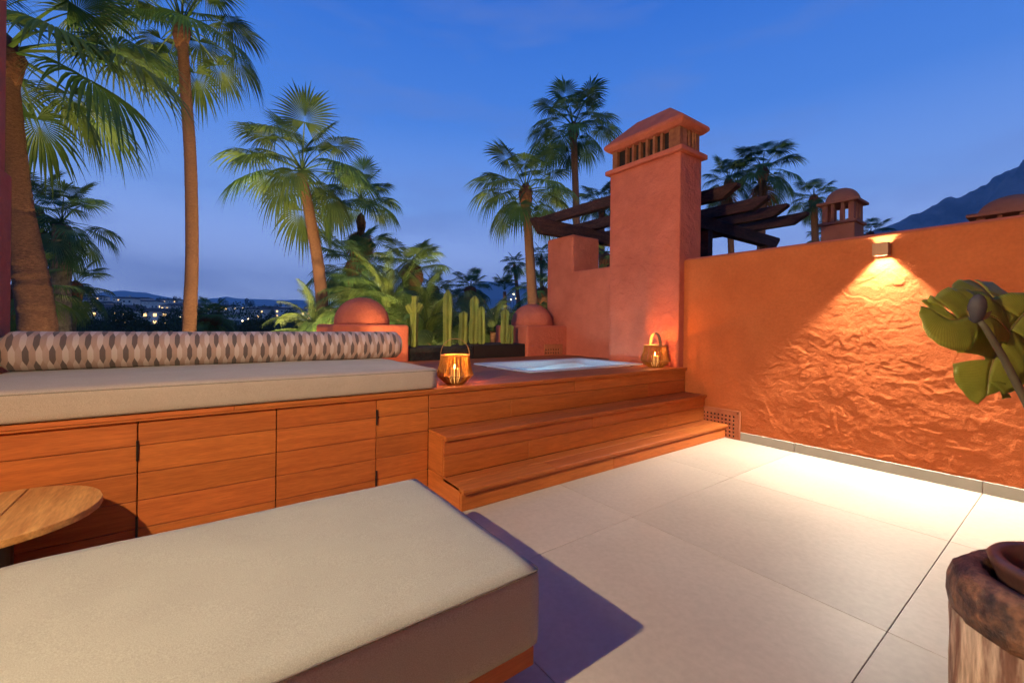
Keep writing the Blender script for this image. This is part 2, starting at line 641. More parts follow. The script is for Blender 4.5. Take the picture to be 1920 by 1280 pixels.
def mountain(name, prof, w, m, seed, depth=.2, nu=150, nd=26, rough=.05):
    """ridge whose skyline passes through the given photo pixels at distance w"""
    us = np.array([p[0] for p in prof], float)
    vs_ = np.array([p[1] for p in prof], float)
    uu = np.linspace(us[0], us[-1], nu)
    vv = np.interp(uu, us, vs_)
    V, Fc = [], []
    n1 = fbm(np.linspace(0, 18, nu)[:, None] + np.zeros((1, nd)), np.zeros((nu, 1)) + np.linspace(0, 5, nd)[None], seed)
    n0 = fbm(np.linspace(0, 30, nu), np.zeros(nu), seed + 1)
    for i in range(nu):
        p = at(uu[i], vv[i], w)
        top = p.z * (1 + .5 * rough * n0[i])
        base = Vector((p.x, p.y, 0))
        d = base.normalized()
        for j in range(nd):
            t = j / (nd - 1) * 2 - 1            # -1 front foot, 0 crest, 1 back foot
            h = max(0, 1 - abs(t)) ** (1.25 if t < 0 else 1.0)
            k = 1 + depth * t
            z = top * h + (n1[i, j] * rough * 4 * top * (1 - abs(t)) * min(1, abs(t) * 4))
            q = base * k
            V.append((q.x, q.y, z - 10 + 10 * h))
    for i in range(nu - 1):
        for j in range(nd - 1):
            a = i * nd + j
            Fc.append((a, a + nd, a + nd + 1, a + 1))
    o = MB().add(V, Fc).build(name, m, smooth=True)
    tag(o, kind='structure')
    return o


mountain('hills', [(-500, 575), (-250, 560), (-60, 556), (60, 552), (125, 553.5), (163, 552), (195, 545), (227, 542), (254, 546), (274, 547), (309, 555), (344, 560), (400, 569), (460, 578)], 6500, 'hill_far', 3)
mountain('hills', [(250, 580), (330, 564), (370, 559), (408, 556), (426, 553.5), (446, 557), (507, 560), (560, 560), (620, 562), (700, 560), (760, 552), (840, 556), (900, 575)], 8200, 'hill_far', 5)
mountain('hills', [(300, 584), (330, 578), (370, 564), (394, 559), (414, 564), (466, 568), (507, 572), (560, 577), (640, 586)], 5200, 'hill_far', 7)
mountain('hills', [(760, 590), (820, 556), (845, 548), (880, 532), (910, 523), (950, 525), (985, 530), (1030, 545), (1100, 552), (1200, 560), (1350, 575)], 6500, 'hill_far', 9)
mountain('hills', [(740, 592), (850, 566), (900, 556), (960, 558), (1010, 563), (1100, 575), (1200, 590)], 4500, 'hill_far', 13)
mountain('mountain', [(1380, 590), (1500, 500), (1640, 430), (1680, 415), (1720, 398), (1760, 381), (1782, 369), (1800, 365), (1818, 358), (1830, 354), (1850, 343), (1865, 336), (1887, 322), (1912, 308), (1916, 302), (1950, 292), (2010, 288), (2100, 300), (2250, 340), (2500, 420), (2800, 540)], 2300, 'hill_rock', 21, depth=.45, nu=360, nd=90, rough=.10)

# ------------------------------------------------------------------ terrace floor
floor = MB().box(XLW, XW - .001, -2.6, Y3 + .4, -.30, -.006).build('terrace_floor', 'grout')
tag(floor, kind='structure')
gx = [XLW, -.26, .94, 2.14, 3.34, XW - .002]
gy = [-2.6, -1.94, -.74, .462, 1.657, Y3 + .3]
for i in range(5):
    for j in range(5):
        g = .0013
        MB().box(gx[i] + g, gx[i + 1] - g, gy[j] + g, gy[j + 1] - g, -.006, 0).build('tile', 'tile', floor, bevel=.0012, seg=1)

# ------------------------------------------------------------------ right-hand wall of rough trowelled plaster
def trowel_height(ny, nz, dy, dz, seed, n, lr=(.10, .34), wr=(.035, .12)):
    """overlapping trowel strokes: flat tilted facets with raised lips"""
    r_ = np.random.default_rng(seed)
    Y, Z = np.meshgrid(np.arange(ny) * dy, np.arange(nz) * dz, indexing='ij')
    h = np.zeros((ny, nz))
    for _ in range(n):
        cy, cz = r_.random() * ny * dy, r_.random() * nz * dz
        a = r_.normal(0, .55) + (PI / 2 if r_.random() < .18 else 0)
        ln, wd = r_.uniform(*lr), r_.uniform(*wr)
        i0, i1 = max(0, int((cy - ln) / dy)), min(ny, int((cy + ln) / dy) + 1)
        j0, j1 = max(0, int((cz - ln) / dz)), min(nz, int((cz + ln) / dz) + 1)
        yy, zz = Y[i0:i1, j0:j1] - cy, Z[i0:i1, j0:j1] - cz
        u = (yy * math.cos(a) + zz * math.sin(a)) / ln
        v = (-yy * math.sin(a) + zz * math.cos(a)) / wd
        v = v + .5 * u * u * r_.uniform(-1, 1) + .22 * np.sin(u * r_.uniform(3, 7) + r_.random() * 6)
        d = np.sqrt(u * u + v * v)
        inside = np.clip((1 - d) / .07, 0, 1)
        plane = r_.normal(0, .0028) + u * r_.normal(0, .0036) + v * r_.normal(0, .0042)
        lip = np.exp(-((d - .96) / .07) ** 2) * r_.uniform(.0, .0055) * np.clip(v * np.sign(r_.normal()) + .1, 0, 1)
        blk = h[i0:i1, j0:j1]
        k = inside * r_.uniform(.55, .95)
        h[i0:i1, j0:j1] = blk * (1 - k) + (plane + blk.mean() * .2) * k + lip
    return h


def trowel_small(ny, nz, dy, dz, seed, n):
    return trowel_height(ny, nz, dy, dz, seed, n, (.04, .15), (.018, .055))


wall = thing('terrace_wall', (XW, 0, 0), 'low orange terrace wall of rough trowelled plaster, lit by the up and down lamp', 'wall')


def rough_wall():
    y0, y1, z0, z1 = .15, 2.90, 0, ZT
    st = .0078
    ny, nz = int((y1 - y0) / st) + 1, int((z1 - z0) / st) + 1
    h = .8 * trowel_height(ny, nz, st, st, 5, 1100) + .55 * trowel_small(ny, nz, st, st, 6, 2600)
    Yg, Zg = np.meshgrid(np.linspace(y0, y1, ny), np.linspace(z0, z1, nz), indexing='ij')
    h += .010 * fbm(Yg * 2.2, Zg * 2.2, 31, 3) + .0032 * fbm(Yg * 16, Zg * 22, 33, 4) + .0026 * fbm(Yg * 48, Zg * 48, 37, 2)
    amp = 1.0 - .45 * np.clip((Yg - 2.0) / .6, 0, 1)
    h *= amp * .38 * np.clip(.35 + 1.5 * (.5 + fbm(Yg * 3.1, Zg * 3.1, 71, 3)), .3, 1.5)
    h = np.clip(h, -.02, .014)
    edge = np.clip(np.minimum(Zg, z1 - Zg) / .03, 0, 1)
    h = h * (.35 + .65 * edge) - .008 * (1 - np.clip((z1 - Zg) / .02, 0, 1)) ** 2 * -1 * -1
    V = np.stack([XW - h, Yg, Zg], -1).reshape(-1, 3)
    idx = np.arange(ny * nz).reshape(ny, nz)
    Fq = np.stack([idx[:-1, :-1], idx[:-1, 1:], idx[1:, 1:], idx[1:, :-1]], -1).reshape(-1, 4)
    mb = MB()
    mb.v = V.tolist()
    mb.f = Fq.tolist()
    n = len(mb.v)
    # wavy top and back so the wall is solid
    tops = [n_ for n_ in idx[:, -1]]
    back = []
    for k, i in enumerate(tops):
        p = mb.v[i]
        mb.v.append((XW + .10, p[1], ZT + .012))
        back.append(len(mb.v) - 1)
    for k in range(len(tops) - 1):
        mb.f.append((tops[k], back[k], back[k + 1], tops[k + 1]))
    return mb


o = rough_wall().build('plaster_face', 'plaster_rough', wall, smooth=True)
MB().box(XW + .012, XW + .34, -2.6, 2.9, -.3, ZT - .004).build('core', 'plaster', wall)
MB().box(XW - .004, XW + .012, -2.6, .15, -.01, ZT - .004).build('plaster_face', 'plaster', wall)
# rounded coping strip behind the lit edge
MB().prism([(XW + .02, ZT - .01), (XW + .06, ZT + .022), (XW + .18, ZT + .034), (XW + .30, ZT + .022), (XW + .345, ZT - .01)], 1, -2.6, 2.82).build('coping', 'plaster', wall, smooth=False)
for y0, y1 in ((-2.6, -.74), (-.737, .46), (.463, 1.655), (1.658, 2.152)):
    MB().box(XW - .026, XW - .012, y0, y1, .001, .088).build('skirting_tile', 'skirting', wall, bevel=.002, seg=1)


def grille(parent, org, du, dv, dn, nc, nr, pitch, hole, blind):
    """terracotta vent plate: square holes as real openings over a dark panel painted as their shade"""
    org, du, dv, dn = Vector(org), Vector(du), Vector(dv), Vector(dn)
    W, Hh = nc * pitch + .012, nr * pitch + .012

    def slab(u0, u1, v0, v1, n0, n1, mb):
        pts = [org + du * a + dv * b + dn * c for c in (n0, n1) for a, b in ((u0, v0), (u1, v0), (u1, v1), (u0, v1))]
        mb.add(pts, [(3, 2, 1, 0), (4, 5, 6, 7), (0, 1, 5, 4), (1, 2, 6, 5), (2, 3, 7, 6), (3, 0, 4, 7)])
    plate = MB()
    b = (pitch - hole) / 2
    m = .006
    for r_ in range(nr + 1):
        v0 = m + r_ * pitch - b
        slab(0 if r_ in (0, nr) else 0, W, max(0, v0), min(Hh, v0 + 2 * b), .0, .012, plate)
    for r_ in range(nr):
        for c_ in range(nc + 1):
            u0 = m + c_ * pitch - b
            slab(max(0, u0), min(W, u0 + 2 * b), m + r_ * pitch + b, m + (r_ + 1) * pitch - b, .0, .012, plate)
    o = plate.build('vent_grille', 'terracotta', parent)
    shade_mb = MB()
    slab(.002, W - .002, .002, Hh - .002, -.004, .0005, shade_mb)
    shade_mb.build('shade_panel', 'soot_and_shade', o)
    bl = MB()
    for (c_, r_) in blind:
        slab(m + c_ * pitch + b * .8, m + (c_ + 1) * pitch - b * .8, m + r_ * pitch + b * .8, m + (r_ + 1) * pitch - b * .8, .0008, .007, bl)
    if blind:
        bl.build('blind_square', 'terracotta', o)
    return o


grille(wall, (XW - .018, 2.156, .004), (0, 1, 0), (0, 0, 1), (-1, 0, 0), 11, 7, .0405, .021,
       [(0, r_) for r_ in range(7)] + [(c_, 6) for c_ in range(11)])

def lens_falloff(ld):
    """the lamp's lens gathers the beam, so it thins out more slowly than a bare bulb's light"""
    ld.use_nodes = True
    nt_ = ld.node_tree
    em = next(n for n in nt_.nodes if n.type == 'EMISSION')
    fo = nt_.nodes.new('ShaderNodeLightFalloff')
    fo.inputs['Strength'].default_value = 1
    nt_.links.new(fo.outputs['Linear'], em.inputs['Strength'])


# wall lamp: square tube, open at top and bottom, wedge of light up and down
def cube_lamp(name, x, y, z, sgn, label, energy_dn, energy_up, half=.05, depth=.10, lightz=.018, rad=.012, col=(1, .62, .26), group='cube wall lamps'):
    t = thing(name, (x, y, z), label, 'wall lamp', group)
    hb = half
    fr = x + sgn * depth
    th = .004
    m = MB()
    xs = sorted((x + sgn * .024, fr))
    m.box(xs[0], xs[1], y - hb, y - hb + th, z - hb, z + hb)
    m.box(xs[0], xs[1], y + hb - th, y + hb, z - hb, z + hb)
    f0, f1 = sorted((fr, fr - sgn * th))
    m.box(f0, f1, y - hb + th, y + hb - th, z - hb, z + hb)
    m.box(xs[0] + th, xs[1] - th, y - hb + th, y + hb - th, z - .003, z + .003)
    for q in (-1, 1):
        m.box(xs[0] + th, xs[1] - th, y + q * .031 - .001, y + q * .031 + .001, z - hb, z + hb)
    m.build('housing', 'lamp_metal', t)
    b0, b1 = sorted((x + sgn * .0, x + sgn * .023))
    MB().box(b0, b1, y - hb * .86, y + hb * .86, z - hb * .86, z + hb * .86).build('wall_plate', 'lamp_metal', t)
    for s_, en in ((-1, energy_dn), (1, energy_up)):
        MB().lathe([(.012, 0), (.012, .004), (.0, .006)], 12, (x + sgn * .062, y, z + s_ * .0045 - (.006 if s_ < 0 else 0))).build('led', 'bulb', t)
        ld = bpy.data.lights.new('led_light', 'AREA')
        ld.shape = 'RECTANGLE'
        ld.size = .056
        ld.size_y = .010
        ld.energy = en
        ld.color = col
        lens_falloff(ld)
        lo = bpy.data.objects.new('led_light', ld)
        COL.objects.link(lo)
        lo.parent = t
        lo.location = (sgn * .062, 0, s_ * lightz)
        lo.rotation_euler = (0, 0, 0) if s_ < 0 else (PI, 0, 0)
    return t


cube_lamp('wall_lamp', XW - .012, 1.025, 1.812, -1, 'bronze cube lamp shining up and down on the rough orange wall', 90, 38, col=(1, .94, .78), lightz=.0155, rad=.006)

# ------------------------------------------------------------------ left-hand wall with pillar
lw = thing('terrace_wall', (XLW, 3, 0), 'dark red plaster wall end rising into a pillar beside the patterned bolster', 'wall')
MB().box(XLW - .5, XLW, -2.6, 3.97, -.3, 2.06).build('wall_body', 'plaster', lw, bevel=.025, seg=3)
PXX = ray(13, 180).x / ray(13, 180).y * 3.90
MB().prism([(PXX, 2.05), (-1.42, 2.05), (-1.42, 5.6), (PXX, 5.6)], 1, 2.2, 3.90).build('pillar', 'plaster', lw, bevel=.02, seg=3)

hw = thing('house_wall', (1.8, -1.7, 0), 'terracotta plaster house front enclosing the terrace opposite the steps', 'wall')
MB().prism([(XLW - .5, -.3), (6.5, -.3), (6.5, 5.6), (XLW - .5, 5.6)], 1, -2.0, -1.7).build('wall_body', 'plaster', hw)

# unseen lamp assumed on the left-hand wall (its light makes the ottoman's shadow)
def assumed_sconce():
    x, y, z = XLW, 1.07, 1.69
    t = thing('wall_lamp', (x, y, z), 'assumed unseen bronze sconce with side fins on the left-hand wall beside the ottoman', 'wall lamp', 'cube wall lamps')
    MB().box(x + .001, x + .02, y - .06, y + .06, z - .07, z + .07).build('wall_plate', 'lamp_metal', t, bevel=.003)
    for s_ in (-1, 1):
        pf = [(x + .02, z - .009), (x + .085, z - .009), (x + .085, z + .009), (x + .02, z + .009)]
        MB().prism(pf, 1, y + s_ * .036 - .002, y + s_ * .036 + .002).build('fin', 'lamp_metal', t)
    MB().tube([(x + .02, y, z), (x + .05, y, z)], .012, 10).build('bulb_holder', 'lamp_metal', t)
    ld = bpy.data.lights.new('bulb_light', 'POINT')
    ld.energy = 114
    ld.shadow_soft_size = .016
    ld.color = (1, .82, .48)
    lens_falloff(ld)
    lo = bpy.data.objects.new('bulb_light', ld)
    COL.objects.link(lo)
    lo.parent = t
    lo.location = (.075, 0, 0)
    MB().lathe([(0, -.012), (.009, -.009), (.012, 0), (.009, .009), (0, .012)], 12, (x + .058, y, z)).build('bulb', 'bulb', t, smooth=True)


assumed_sconce()

# ------------------------------------------------------------------ chimney
ch = thing('chimney', (4.66, 3.34, ZD), 'tall terracotta plaster chimney with slatted vent and hipped cap beside the hot tub', 'chimney')
CX0, CX1, CY0, CY1 = 4.439, 4.892, 2.821, 3.865


def soft_box(x0, x1, y0, y1, z0, z1):
    return MB().box(x0, x1, y0, y1, z0, z1)


soft_box(CX0, CX1, CY0, CY1, -.3, 3.20).build('stack', 'plaster', ch, bevel=.016, seg=3)
def relief_panel(x, y0, y1, z0, z1, seed, amp, st=.013):
    ny, nz = int((y1 - y0) / st) + 1, int((z1 - z0) / st) + 1
    h = trowel_height(ny, nz, st, st, seed, int(ny * nz / 25)) * amp
    Yg, Zg = np.meshgrid(np.linspace(y0, y1, ny), np.linspace(z0, z1, nz), indexing='ij')
    h += .004 * fbm(Yg * 5, Zg * 5, seed + 1, 4) + .004
    e_ = np.clip(np.minimum(np.minimum(Zg - z0, z1 - Zg), np.minimum(Yg - y0, y1 - Yg)) / .03, 0, 1)
    V = np.stack([x - np.clip(h, .0005, .02) * e_ + .001 * (1 - e_) * 2, Yg, Zg], -1).reshape(-1, 3)
    idx = np.arange(ny * nz).reshape(ny, nz)
    mb = MB()
    mb.v = V.tolist()
    mb.f = np.stack([idx[:-1, :-1], idx[:-1, 1:], idx[1:, 1:], idx[1:, :-1]], -1).reshape(-1, 4).tolist()
    return mb


relief_panel(CX0, CY0 + .015, CY1 - .015, ZD, 3.19, 51, .75).build('plaster_face', 'plaster', ch, smooth=True)
soft_box(CX0 - .05, CX1 + .05, CY0 - .05, CY1 + .05, 3.195, 3.255).build('cornice', 'plaster', ch, bevel=.012, seg=2)
soft_box(CX0 + .07, CX1 - .07, CY0 + .07, CY1 - .07, 3.25, 3.50).build('flue', 'soot_and_shade', ch)
for (x0, x1, y0, y1) in ((CX0 + .02, CX0 + .09, CY0 + .02, CY0 + .17), (CX0 + .0905, CX0 + .17, CY0 + .02, CY0 + .10), (CX0 + .02, CX0 + .11, CY1 - .10, CY1 - .02), (CX1 - .10, CX1 - .02, CY0 + .02, CY0 + .10), (CX1 - .10, CX1 - .02, CY1 - .10, CY1 - .02)):
    soft_box(x0, x1, y0, y1, 3.252, 3.53).build('corner_brick', 'brick', ch, bevel=.006)
for i in range(6):
    y = CY0 + .27 + i * .105
    for x0 in (CX0 + .02, CX1 - .085):
        soft_box(x0, x0 + .065, y - .017, y + .017, 3.252, 3.53).build('vent_slat', 'brick', ch, bevel=.004)
for i in range(2):
    x = CX0 + .225 + i * .085
    for y0 in (CY0 + .02, CY1 - .085):
        soft_box(x - .014, x + .014, y0, y0 + .065, 3.252, 3.53).build('vent_slat', 'brick', ch, bevel=.004)
e = .065
cap = MB()
x0, x1, y0, y1 = CX0 - e, CX1 + e, CY0 - e, CY1 + e
xm = (x0 + x1) / 2
cap.add([(x0 + .05, y0 + .05, 3.50), (x1 - .05, y0 + .05, 3.50), (x1 - .05, y1 - .05, 3.50), (x0 + .05, y1 - .05, 3.50),
         (x0, y0, 3.545), (x1, y0, 3.545), (x1, y1, 3.545), (x0, y1, 3.545),
         (x0, y0, 3.585), (x1, y0, 3.585), (x1, y1, 3.585), (x0, y1, 3.585),
         (xm - .03, y0 + .34, 3.87), (xm + .03, y0 + .34, 3.87), (xm + .03, y1 - .34, 3.87), (xm - .03, y1 - .34, 3.87)],
        [(3, 2, 1, 0)] + [(4 * k + i, 4 * k + (i + 1) % 4, 4 * k + 4 + (i + 1) % 4, 4 * k + 4 + i) for k in range(3) for i in range(4)] + [(12, 13, 14, 15)])
cap.build('cap', 'plaster', ch, bevel=.012, seg=2)

# wall behind the tub: low run beside the chimney, taller pier at its end
bw = thing('parapet_wall', (4.9, 4.6, ZD), 'stepped plaster parapet wall with a taller square pier, between chimney and domed block', 'wall')
prof = [(CY1 - .02, -.3), (5.56, -.3), (5.56, 2.645), (4.935, 2.645), (4.935, 2.045), (CY1 - .02, 2.045)]
MB().prism(prof, 0, 4.80, 5.42).build('wall_body', 'plaster', bw, bevel=.03, seg=3)

# ------------------------------------------------------------------ domed garden blocks
def domed(loc, w, d, h, label, dome_r, dome_c, with_grille):
    t = thing('domed_pillar', loc, label, 'pillar', 'domed plaster blocks along the parapet')
    x, y, z = loc
    MB().box(x, x + w, y, y + d, -.3, h).build('block', 'plaster', t, bevel=.035, seg=3)
    n = 10
    MB().lathe([(dome_r * 1.0, -.02), (dome_r * 1.0, .03)] + [(dome_r * math.cos(PI / 2 * k / n), .03 + dome_r * .94 * math.sin(PI / 2 * k / n)) for k in range(1, n)] + [(0, .03 + dome_r * .94)], 40, (dome_c[0], dome_c[1], h)).build('dome', 'plaster', t, smooth=True)
    if with_grille:
        grille(t, (x + .34, y - .002, ZD + .006), (1, 0, 0), (0, 0, 1), (0, -1, 0), 7, 3, .052, .027, [(6, 0), (6, 1)] + [(c_, 2) for c_ in range(7)])


domed((1.205, YB, ZD), .905, .9, 1.16, 'orange domed plaster block directly behind the end of the bolster', .335, (1.66, YB + .45), False)
domed((3.985, YB, ZD), .885, .87, 1.175, 'pinkish domed plaster block with a vent grille, behind the hot tub', .345, (4.43, YB + .44), True)

ledge = thing('parapet_ledge', (3.0, 6.0, 0), 'low plaster ledge running behind the domed blocks and planters', 'wall')
MB().box(.6, 4.79, 5.962, 6.2, -.3, .415).build('wall_body', 'plaster', ledge, bevel=.02)

# ------------------------------------------------------------------ wooden deck, steps, storage bench
def board(x0, x1, y0, y1, z0, z1, parent, m='deck_wood', name='board', bev=.0025):
    return MB().box(x0, x1, y0, y1, z0, z1).build(name, m, parent, bevel=bev, seg=1)


TX0, TX1, TY0, TY1 = 2.56, 4.34, 3.20, 4.29          # opening of the tub
deck = thing('wooden_deck', (2.9, Y3, 0), 'raised reddish wooden deck of long boards around the hot tub', 'deck')
MB().box(XLW, TX0 - .02, Y3 + .03, YB - .002, .55, ZD - .024).build('joists', 'dark_wood', deck)
MB().box(XL - .003, XR_ - .01, Y3 + .0225, Y3 + .0295, .01, ZD - .024).build('light_stop', 'dark_wood_x', deck)  # backing added behind the risers to stop tub light showing through gaps
MB().box(TX1 + .02, XW + .2, Y3 + .03, YB - .002, .55, ZD - .024).build('joists', 'dark_wood', deck)
MB().box(TX0 - .02, TX1 + .02, TY1 + .02, YB - .002, .55, ZD - .024).build('joists', 'dark_wood', deck)
g = .004
pitch = .1445
y = Y3 - NOSE
row = 0
XR = XW - .016
while y < YB - .02:
    y1 = min(y + pitch, YB - .002)
    spans = [(XLW + .002, XR if y < CY0 - .06 else CX0 - .002 if y < CY1 else 4.79)]
    if y1 > TY0 and y < TY1:
        a, b = spans[0]
        ya, yb = y, y1
        spans = [(a, TX0 - .004), (TX1 + .004, b)]
        if y < TY0:
            board(TX0 - .002, TX1 + .002, y, TY0 - .004, ZD - .022, ZD, deck)
        if y1 > TY1:
            board(TX0 - .002, TX1 + .002, TY1 + .004, y1 - g, ZD - .022, ZD, deck)
    for (a, b) in spans:
        cuts = [a]
        st = 1.1 + .9 * ((row * 7) % 5) / 5
        xx = a + st
        while xx < b - .6:
            cuts.append(xx)
            xx += 2.2
        cuts.append(b)
        for k in range(len(cuts) - 1):
            board(cuts[k], cuts[k + 1] - .0015, y, y1 - g, ZD - .022, ZD, deck)
    y = y1
    row += 1
# thin drip edge under the nosing and riser boards of the deck
board(XLW + .002, XR, Y3 - NOSE + .006, Y3, ZD - .034, ZD - .0225, deck, name='nosing_strip', bev=.001)


def xat(u, v, yy):
    r_ = ray(u, v)
    return r_.x * yy / r_.y


jA, jB = xat(1078, 722, Y3), xat(958, 764, Y3)
for (a, b, z0, z1) in ((XL + .0, jA, .567, .6715), (jA, XR, .567, .6715), (XL, jB, Z2 + .001, .564), (jB, xat(1215, 728, Y3), Z2 + .001, .564), (xat(1215, 728, Y3), XR, Z2 + .001, .564)):
    board(a + .001, b - .001, Y3, Y3 + .022, z0, z1, deck, name='riser_board')

st = thing('wooden_steps', (2.9, Y1, 0), 'two reddish wooden steps with double nosings climbing to the deck', 'steps')
MB().box(XL + .024, XR - .02, Y1 + .024, Y3 - .001, .002, Z1 - .024).build('carcass', 'dark_wood_x', st)
MB().box(XL + .024, XR - .02, Y2 + .024, Y3 - .001, Z1 - .02, Z2 - .024).build('carcass', 'dark_wood_x', st)
# treads, each two boards deep
for (yf, yb, zt, js) in ((Y1, Y2, Z1, [xat(1037, 878, Y1), xat(1290, 818, Y1)]), (Y2, Y3, Z2, [xat(990, 792, Y2), xat(1258, 753, Y2)])):
    cuts = [XL - .004] + js + [XR]
    for k in range(len(cuts) - 1):
        board(cuts[k] + .001, cuts[k + 1] - .001, yf - NOSE, yf + .117, zt - .022, zt, st, name='tread_board')
    cuts = [XL - .004, XL + .75 + (.5 if zt > .3 else 0), XL + 2.2, XR]
    for k in range(len(cuts) - 1):
        board(cuts[k] + .001, cuts[k + 1] - .001, yf + .119, yb - .001, zt - .022, zt, st, name='tread_board')
    board(XL, XR, yf - NOSE + .006, yf - .001, zt - .033, zt - .0225, st, name='nosing_strip', bev=.001)
s2u, s2l1, s2l2, s1 = xat(1112, 790, Y2), xat(992, 843, Y2), xat(1252, 790, Y2), xat(1151, 868, Y1)
for (a, b, yy, z0, z1) in ((XL, s2u, Y2, .288, Z2 - .034), (s2u, XR, Y2, .288, Z2 - .034), (XL, s2l1, Y2, Z1 + .001, .285), (s2l1, s2l2, Y2, Z1 + .001, .285), (s2l2, XR, Y2, Z1 + .001, .285), (XL, s1, Y1, .002, Z1 - .034), (s1, XR, Y1, .002, Z1 - .034)):
    board(a + .001, b - .001, yy, yy + .022, z0, z1, st, name='riser_board')
board(XL - .003, XL + .021, Y2 + .0225, Y3 - .001, Z1 + .002, Z2 - .023, st, 'deck_wood_y', 'side_panel')
board(XL - .003, XL + .021, Y1 + .0225, Y3 - .001, .002, Z1 - .001, st, 'deck_wood_y', 'side_panel')

bench = thing('storage_bench', (.2, Y3, 0), 'built-in wooden storage bench with hinged board doors under the long cushion', 'bench')
MB().box(XLW, XL - .004, Y3 + .026, Y3 + 1.0, .002, ZD - .026).build('carcass', 'dark_wood_x', bench)
zs = [.002, .137, .275, .4125, .5475, .6715]
def make_door(xa, xb):
    back = MB().box(xa + .006, xb - .006, Y3 + .0225, Y3 + .0255, .004, .670).build('door', 'dark_wood_x', bench)
    for k in range(5):
        MB().box(xa + .0025, xb - .0025, Y3, Y3 + .022, zs[k] + .0016, zs[k + 1] - .0016).build('board', 'deck_wood', back, bevel=.002, seg=1)
    return back


for xa, xb in ((XLW + .002, -.248), (-.248, .358), (.358, .939)):
    make_door(xa, xb)
for k in range(5):
    board(.9415, XL - .005, Y3, Y3 + .022, zs[k] + .0016, zs[k + 1] - .0016, bench)
for hx in (-.248, .939):
    for hz in (.475 if hx < 0 else .50, .10):
        h = MB().tube([(hx, Y3 - .008, hz), (hx, Y3 - .008, hz + .10)], .0055, 10)
        h.build('hinge', 'metal_black', bench)

# ------------------------------------------------------------------ cushions
def cushion_mesh(x0, x1, y0, y1, z0, z1, rad, crown, m, name):
    """soft box: rounded edges, slightly domed top and bulging sides"""
    nx, ny, nz = max(6, int((x1 - x0) / .05)), max(6, int((y1 - y0) / .05)), 8
    mb = MB()
    cx, cy, cz = (x0 + x1) / 2, (y0 + y1) / 2, (z0 + z1) / 2
    hx, hy, hz = (x1 - x0) / 2, (y1 - y0) / 2, (z1 - z0) / 2
    index = {}

    def pt(i, j, k):
        key = (i, j, k)
        if key in index:
            return index[key]
        a = lambda t, n: -1 + 2 * t / n
        def ease(t, n, hh):
            s = a(t, n)
            lim = 1 - rad / hh
            return s
        p = [a(i, nx) * hx, a(j, ny) * hy, a(k, nz) * hz]
        hs = (hx, hy, hz)
        q = [max(-h_ + rad, min(h_ - rad, c_)) for c_, h_ in zip(p, hs)]
        d = Vector([c_ - e_ for c_, e_ in zip(p, q)])
        if d.length > 1e-9:
            d = d.normalized() * rad
        v = Vector(q) + d
        u, w = p[0] / hx, p[1] / hy
        if k == nz:
            v.z += crown * (1 - u ** 6) * (1 - w ** 6)
        zz = 1 - (p[2] / hz) ** 2
        if j in (0, ny):
            v.y += (1 if j else -1) * crown * .35 * zz
        if i in (0, nx):
            v.x += (1 if i else -1) * crown * .35 * zz
        v.z += .0015 * math.sin(v.x * 9 + v.y * 13) * (1 if k == nz else 0)
        mb.v.append((cx + v.x, cy + v.y, cz + v.z))
        index[key] = len(mb.v) - 1
        return index[key]
    # more samples near the edges
    for i in range(nx):
        for j in range(ny):
            mb.f.append((pt(i, j, nz), pt(i + 1, j, nz), pt(i + 1, j + 1, nz), pt(i, j + 1, nz)))
            mb.f.append((pt(i, j, 0), pt(i, j + 1, 0), pt(i + 1, j + 1, 0), pt(i + 1, j, 0)))
    for i in range(nx):
        for k in range(nz):
            mb.f.append((pt(i, 0, k), pt(i + 1, 0, k), pt(i + 1, 0, k + 1), pt(i, 0, k + 1)))
            mb.f.append((pt(i, ny, k), pt(i, ny, k + 1), pt(i + 1, ny, k + 1), pt(i + 1, ny, k)))
    for j in range(ny):
        for k in range(nz):
            mb.f.append((pt(0, j, k), pt(0, j, k + 1), pt(0, j + 1, k + 1), pt(0, j + 1, k)))
            mb.f.append((pt(nx, j, k), pt(nx, j + 1, k), pt(nx, j + 1, k + 1), pt(nx, j, k + 1)))
    return mb


def piping(x0, x1, y0, y1, z, r_, rc):
    pts = []
    for (cx, cy, a0) in ((x1 - rc, y0 + rc, -90), (x1 - rc, y1 - rc, 0), (x0 + rc, y1 - rc, 90), (x0 + rc, y0 + rc, 180)):
        for k in range(5):
            a = R(a0 + 90 * k / 4)
            pts.append((cx + rc * math.cos(a), cy + rc * math.sin(a), z))
    pts.append(pts[0])
    return MB().tube(pts, r_, 6, cap=False)


sc_t = thing('seat_cushion', (.2, 3.2, ZD), 'long thin beige fabric seat cushion on the wooden bench', 'cushion')
CB = 3.98
cushion_mesh(XLW + .012, 1.362, 2.752, CB, ZD + .001, .856, .022, .008, 'fabric', 'c').build('cover', 'fabric_warm_lit', sc_t, smooth=True)
piping(XLW + .016, 1.358, 2.7525, CB - .004, .838, .0028, .022).build('piping', 'fabric_seam', sc_t, smooth=True)


